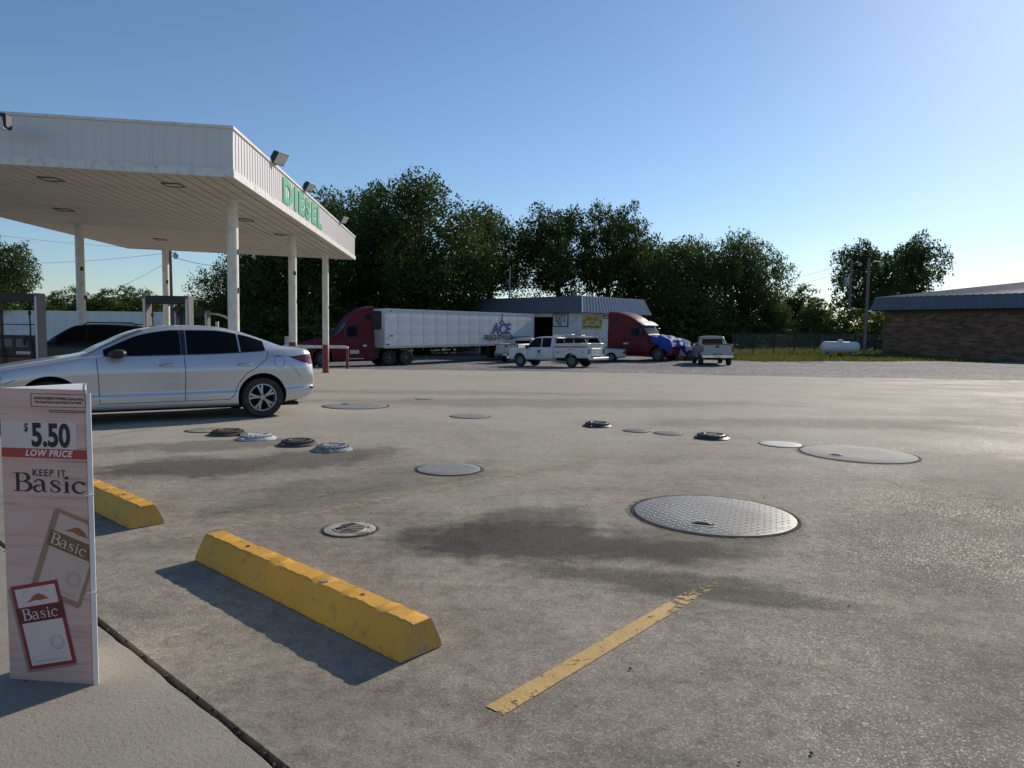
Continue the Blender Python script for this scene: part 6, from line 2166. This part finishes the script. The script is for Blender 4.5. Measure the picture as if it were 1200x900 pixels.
def fence():
    a, b = ground(858, 416.5), ground(1030, 415)
    a = Vector((a.x, 63.5, 0)); b = Vector((b.x, 65.5, 0))
    o = thing('chain_link_fence', 'chain link fence on thin dark posts along the weedy field', 'fence', (a.x, a.y, 0))
    d = b - a; L = d.length; d.normalize()
    n = 8
    H = 2.0
    for k in range(n + 1):
        q = d * (L * k / n)
        z = g(a.x + q.x, a.y + q.y) - .06
        MB().cyl((q.x, q.y, z - .1), (q.x, q.y, z + H + .1), .045, n=8).build('post', 'chassis', o)
        if k < n:
            q2 = d * (L * (k + 1) / n)
            z2 = g(a.x + q2.x, a.y + q2.y) - .06
            MB().cyl((q.x, q.y, z + H), (q2.x, q2.y, z2 + H), .025, n=6).build('top_rail', 'chassis', o)
            mb = MB()
            st = .11; W_ = L / n
            m_ = int(W_ / st)
            rr = .0028
            steps = int(H / st)
            for sgn in (1, -1):
                for i in range(-steps, m_):
                    for_ = []
                    t0 = max(0, -i); t1 = min(steps, m_ - i)
                    if t1 <= t0: continue
                    for t in (t0, t1):
                        x = (i + t) * st
                        if sgn < 0: x = W_ - x
                        for_.append(Vector((q.x, q.y, z)) + d * x + Vector((0, 0, t * st)))
                    mb.tube(for_, rr, 3, False)
            mq = mb.build('wire_mesh', 'galv', o, smooth=False); mq['kind'] = 'stuff'
fence()

# ------------------------------------------------------------------ trees
def leaf_cloud(C, Ls, rg, up=.25):
    n = len(C)
    T = rg.normal(size=(n, 3)); T[:, 2] *= .6
    T /= np.linalg.norm(T, axis=1)[:, None]
    Bv = rg.normal(size=(n, 3))
    Bv -= (Bv * T).sum(1)[:, None] * T
    Bv /= np.linalg.norm(Bv, axis=1)[:, None]
    Nn = np.cross(T, Bv)
    L = (Ls * rg.uniform(.4, 1.5, n))[:, None]
    Wd = L * rg.uniform(.45, .75, n)[:, None]
    v = np.stack([C - T * L * .5, C + Bv * Wd * .5 + Nn * L * .06, C + T * L * .5, C - Bv * Wd * .5 + Nn * L * .06], 1).reshape(-1, 3)
    return v

def mesh_from_quads(name, v, mat):
    n = len(v) // 4
    me = bpy.data.meshes.new(name)
    me.vertices.add(len(v)); me.vertices.foreach_set('co', v.astype(np.float32).ravel())
    me.loops.add(4 * n); me.loops.foreach_set('vertex_index', np.arange(4 * n, dtype=np.int32))
    me.polygons.add(n)
    me.polygons.foreach_set('loop_start', np.arange(0, 4 * n, 4, dtype=np.int32))
    me.update(calc_edges=True)
    me.validate()
    me.materials.append(M[mat])
    return me

def tree_meshes(seed, H, Wd, bole, n_lobe, n_leaf, leaf, mat, lobe_r=.17, flat=1.0):
    """unit-size in metres; returns (crown mesh, trunk mesh)"""
    rg = np.random.default_rng(seed)
    zc, hz = (H + bole) / 2, (H - bole) / 2
    lobes = []
    tries = 0
    while len(lobes) < n_lobe and tries < 4000:
        tries += 1
        p = rg.normal(size=3); p /= np.linalg.norm(p)
        rad = rg.uniform(.35, 1.0) ** .6
        wz = 1.0 - .28 * max(0, p[2]) ** 2
        c = np.array([p[0] * Wd / 2 * rad * .84 * wz, p[1] * Wd / 2 * rad * .84 * wz, zc + p[2] * hz * rad * .84 * flat])
        c[:2] *= rg.uniform(.55, 1.24)
        c[2] += rg.uniform(-.06, .05) * H
        r = Wd * lobe_r * rg.uniform(.45, 1.3)
        if all(np.linalg.norm(c - q) > .55 * (r + rr) * .62 for q, rr in lobes):
            lobes.append((c, r))
    # leaf positions: twigs on each lobe, then leaves round each twig
    tot_w = sum(r ** 2.2 for _, r in lobes)
    pts = []
    for c, r in lobes:
        k = int(n_leaf * r ** 2.2 / tot_w)
        nt = max(6, k // 16)
        d = rg.normal(size=(nt, 3)); d /= np.linalg.norm(d, axis=1)[:, None]
        rad = rg.uniform(.12, 1.0, nt) ** .5
        tw = c + d * (rad * r)[:, None] * np.array([1, 1, .82])
        sp = rg.uniform(.06, .15, nt) * r + .10
        idx = np.repeat(np.arange(nt), 16)
        pts.append(tw[idx] + np.clip(rg.normal(size=(len(idx), 3)), -1.5, 1.5) * sp[idx][:, None] * np.array([1, 1, .75]))
    Pn = np.concatenate(pts)
    Pn = Pn[Pn[:, 2] > .3]
    crown = mesh_from_quads('crown', leaf_cloud(Pn, leaf, rg), mat)
    mb = MB()
    fork = bole + (H - bole) * .12
    r0 = .022 * H + .08
    base = Vector((0, 0, 0))
    lean = Vector((rg.normal() * .03 * H, rg.normal() * .03 * H, 0))
    F_ = Vector((lean.x * .5, lean.y * .5, fork))
    Tt = Vector((lean.x, lean.y, H * .78))
    mb.tube([base + Vector((0, 0, -.3)), base + Vector((0, 0, .3)), (base + F_) / 2, F_, (F_ + Tt) / 2 + Vector((.2, .1, 0)), Tt], [r0 * 1.5, r0 * 1.15, r0, r0 * .85, r0 * .5, r0 * .15], 9)
    for c, r in lobes:
        c = Vector(c)
        t = max(0.0, min(.8, (c.z - fork) / max(.1, H - fork) * .75))
        st = F_ + (Tt - F_) * t * .8
        md = (st + c) / 2 + Vector((rg.normal() * .06, rg.normal() * .06, -.05)) * r * 2
        mb.tube([st, md, c], [r0 * .38 * (1 - t * .5), r0 * .22, r0 * .06], 6)
    tm = mb.mesh('trunk'); tm.materials.append(M['bark']); smoothed(tm, 60)
    return crown, tm

TM = {
    'big': tree_meshes(11, 17.5, 18, 1.5, 58, 52000, .29, 'leaf_dark', .15),
    'big2': tree_meshes(12, 17.0, 19, 2.0, 58, 52000, .29, 'leaf_dark', .15),
    'oak': tree_meshes(13, 15.5, 15, 4.2, 40, 28000, .28, 'leaf_dark', .145),
    'round': tree_meshes(14, 13.5, 17, .6, 58, 44000, .28, 'leaf_mid', .15),
    'open': tree_meshes(15, 12.5, 15, 2.4, 44, 24000, .30, 'leaf_dark', .135),
    'small': tree_meshes(16, 7.0, 6.5, .6, 30, 11000, .22, 'leaf_mid', .17),
    'bush': tree_meshes(17, 3.6, 5.5, .0, 24, 4500, .22, 'leaf_mid', .18),
}
def tree(kind, px, dep, label, topy=None, sx=1.0, rot=None, group='trees behind the lots', name='tree', cat='tree', base=None):
    p = at(px, 400, dep) if base is None else Vector(base)
    gz = g(p.x, p.y) - .08
    cm, tm = TM[kind]
    H0 = {'big': 17.5, 'big2': 17.0, 'oak': 15.5, 'round': 13.5, 'open': 12.5, 'small': 7.0, 'bush': 3.6}[kind]
    s = 1.0 if topy is None else (at(px, topy, dep).z - gz) / H0
    o = thing(name, label, cat, (p.x, p.y, gz), random.uniform(0, 6.28) if rot is None else rot, group)
    o.scale = (s * sx, s * sx, s)
    for nm, me in (('crown', cm), ('trunk', tm)):
        q = bpy.data.objects.new(nm, me); COL.objects.link(q); q.parent = o
    return o
for a in (
    ('big', 345, 62, 'tall dense dark tree rising right behind the far end of the canopy', 208, .78, 0.4),
    ('big2', 490, 70, 'tallest broad dark tree behind the trailer and tractor', 196, .85, 1.9),
    ('big', 428, 78, 'dark tree filling in between the two tallest ones', 215, .8, 3.0),
    ('round', 290, 74, 'lower dark tree seen under the canopy between the posts', 292, .75, 2.0),
    ('oak', 570, 84, 'dark tree whose crown thins out towards the shop pole', 238, .8, 4.0),
    ('oak', 655, 82, 'tree with a bare lower trunk standing behind the shop roof', 236, .75, .3),
    ('oak', 712, 84, 'leaning open crowned tree above the lit end of the shop roof', 231, .55, 2.2),
    ('open', 752, 92, 'thin dark tree behind the red sleeper tractor', 276, .75, 1.0),
    ('round', 805, 84, 'broad green tree beside the end of the shop', 272, .72, 2.6),
    ('round', 868, 88, 'rounded green tree behind the grey pickup', 270, .62, 5.2),
    ('small', 935, 120, 'small dark tree group far beyond the fence', 335, 1.1, .6),
    ('small', 958, 112, 'small leafy tree beyond the fence near the tank', 352, 1.1, 1.6),
    ('small', 905, 82, 'young tree growing right behind the chain link fence', 345, 1.0, 2.6),
    ('open', 1010, 98, 'tree with an open crown behind the two wooden poles', 279, .62, 3.3),
    ('open', 1062, 104, 'tree rising behind the roof of the brick building', 272, .56, .9),
    ('big', -22, 60, 'dark tree beyond the far side of the canopy', 248, .72, 2.9),
):
    tree(*a)
for (px, topy, dep) in ((62, 343, 125), (92, 338, 130), (120, 340, 122), (150, 337, 128), (172, 341, 135), (230, 349, 128), (255, 346, 118), (30, 340, 120), (205, 350, 140)):
    tree('small', px, dep, 'low round tree in the far row beyond the plain white trailer', topy, 1.25, None, 'far row of trees')
for (px, topy, dep, lab) in ((380, 352, 60, 'dark bush right behind the cab of the aerodynamic tractor'), (440, 350, 66, 'dark bush behind the front end of the ACE trailer'),
        (500, 350, 72, 'dark bush behind the middle of the ACE trailer'), (320, 360, 66, 'dark bush between the first two right hand canopy columns'),
        (270, 362, 70, 'dark bush behind the curved pump arch'), (545, 345, 84, 'dark bush behind the long shaded side of the shop roof'),
        (300, 340, 82, 'dark bush at the foot of the lower tree under the canopy'), (400, 335, 84, 'dark bush rising above the tractor sleeper'),
        (460, 335, 86, 'dark bush showing above the roof of the ACE trailer'), (350, 330, 88, 'dark bush behind the middle right hand canopy column')):
    tree('bush', px, dep, lab, topy, 1.5, None, 'bushes under the tall trees', 'bush', 'bush')
for (px, topy, dep, lab) in ((880, 372, 80, 'green bush behind the fence beside the grey pickup'), (915, 378, 90, 'green bush under the young tree behind the fence'),
        (945, 375, 84, 'green bush behind the fence short of the propane tank'), (975, 374, 95, 'green bush straight behind the propane tank'),
        (1003, 362, 80, 'tall green bush between the two wooden poles'), (1026, 366, 76, 'green bush against the corner of the brick building'),
        (1040, 368, 90, 'green bush mostly hidden by the brick building'), (765, 360, 82, 'dark green bush behind the nose of the tarped tractor'),
        (785, 352, 80, 'dark green bush behind the pale silver crossover'), (825, 350, 86, 'dark green bush behind the cab of the grey pickup')):
    tree('bush', px, dep, lab, topy, 1.3, None, 'bushes behind the fence', 'bush', 'bush')

# far woodland closing the horizon: nobody could count it
rg = np.random.default_rng(5)
n = 26000
xx = rg.uniform(-330, 420, n)
hgt = 9 + 3 * np.sin(xx * .045) + 2 * np.sin(xx * .13 + 1) + 1.5 * np.sin(xx * .41)
zz_ = rg.uniform(0, 1, n) ** .7 * hgt - 1
yy_ = 260 + rg.normal(size=n) * 7
tag(link('far_woodland', mesh_from_quads('far_woodland', leaf_cloud(np.stack([xx, yy_, zz_], 1), 1.9, rg), 'leaf_mid'), None, smooth=False),
    'low far woodland along the horizon', 'woodland', kind='stuff')

# grass and weeds along the gravel edge and the fence
n = 42000
gx = rg.uniform(11, 36, n); gy = rg.uniform(50, 92, n) ** 1.0
keep = np.array([y > back_edge(x) - rg.uniform(0, 1.2) for x, y in zip(gx, gy)])
gx, gy = gx[keep], gy[keep]
n = len(gx)
hh = rg.uniform(.08, .28, n) * (1 + 1.0 * (np.abs(gy - 64.5) < 1.2) + .9 * (gy > 67))
gzv = np.array([g(x, y) - .06 for x, y in zip(gx, gy)])
aa = rg.uniform(0, 2 * pi, n)
ww = rg.uniform(.02, .05, n)
b0 = np.stack([gx - np.cos(aa) * ww, gy - np.sin(aa) * ww, gzv], 1)
b1 = np.stack([gx + np.cos(aa) * ww, gy + np.sin(aa) * ww, gzv], 1)
lx, ly = rg.normal(size=n) * .07, rg.normal(size=n) * .07
t1 = np.stack([gx + lx + np.cos(aa) * ww * .3, gy + ly, gzv + hh], 1)
t0 = np.stack([gx + lx - np.cos(aa) * ww * .3, gy + ly, gzv + hh], 1)
tag(link('field_grass', mesh_from_quads('field_grass', np.stack([b0, b1, t1, t0], 1).reshape(-1, 3), 'leaf_grass'), None, smooth=False),
    'uncut green grass and weeds behind the gravel', 'grass', kind='stuff')
n = 16000
gx = rg.uniform(-34, -8, n); gy = rg.uniform(52, 72, n)
keep = np.array([y > back_edge(x) - .5 for x, y in zip(gx, gy)])
gx, gy = gx[keep], gy[keep]; n = len(gx)
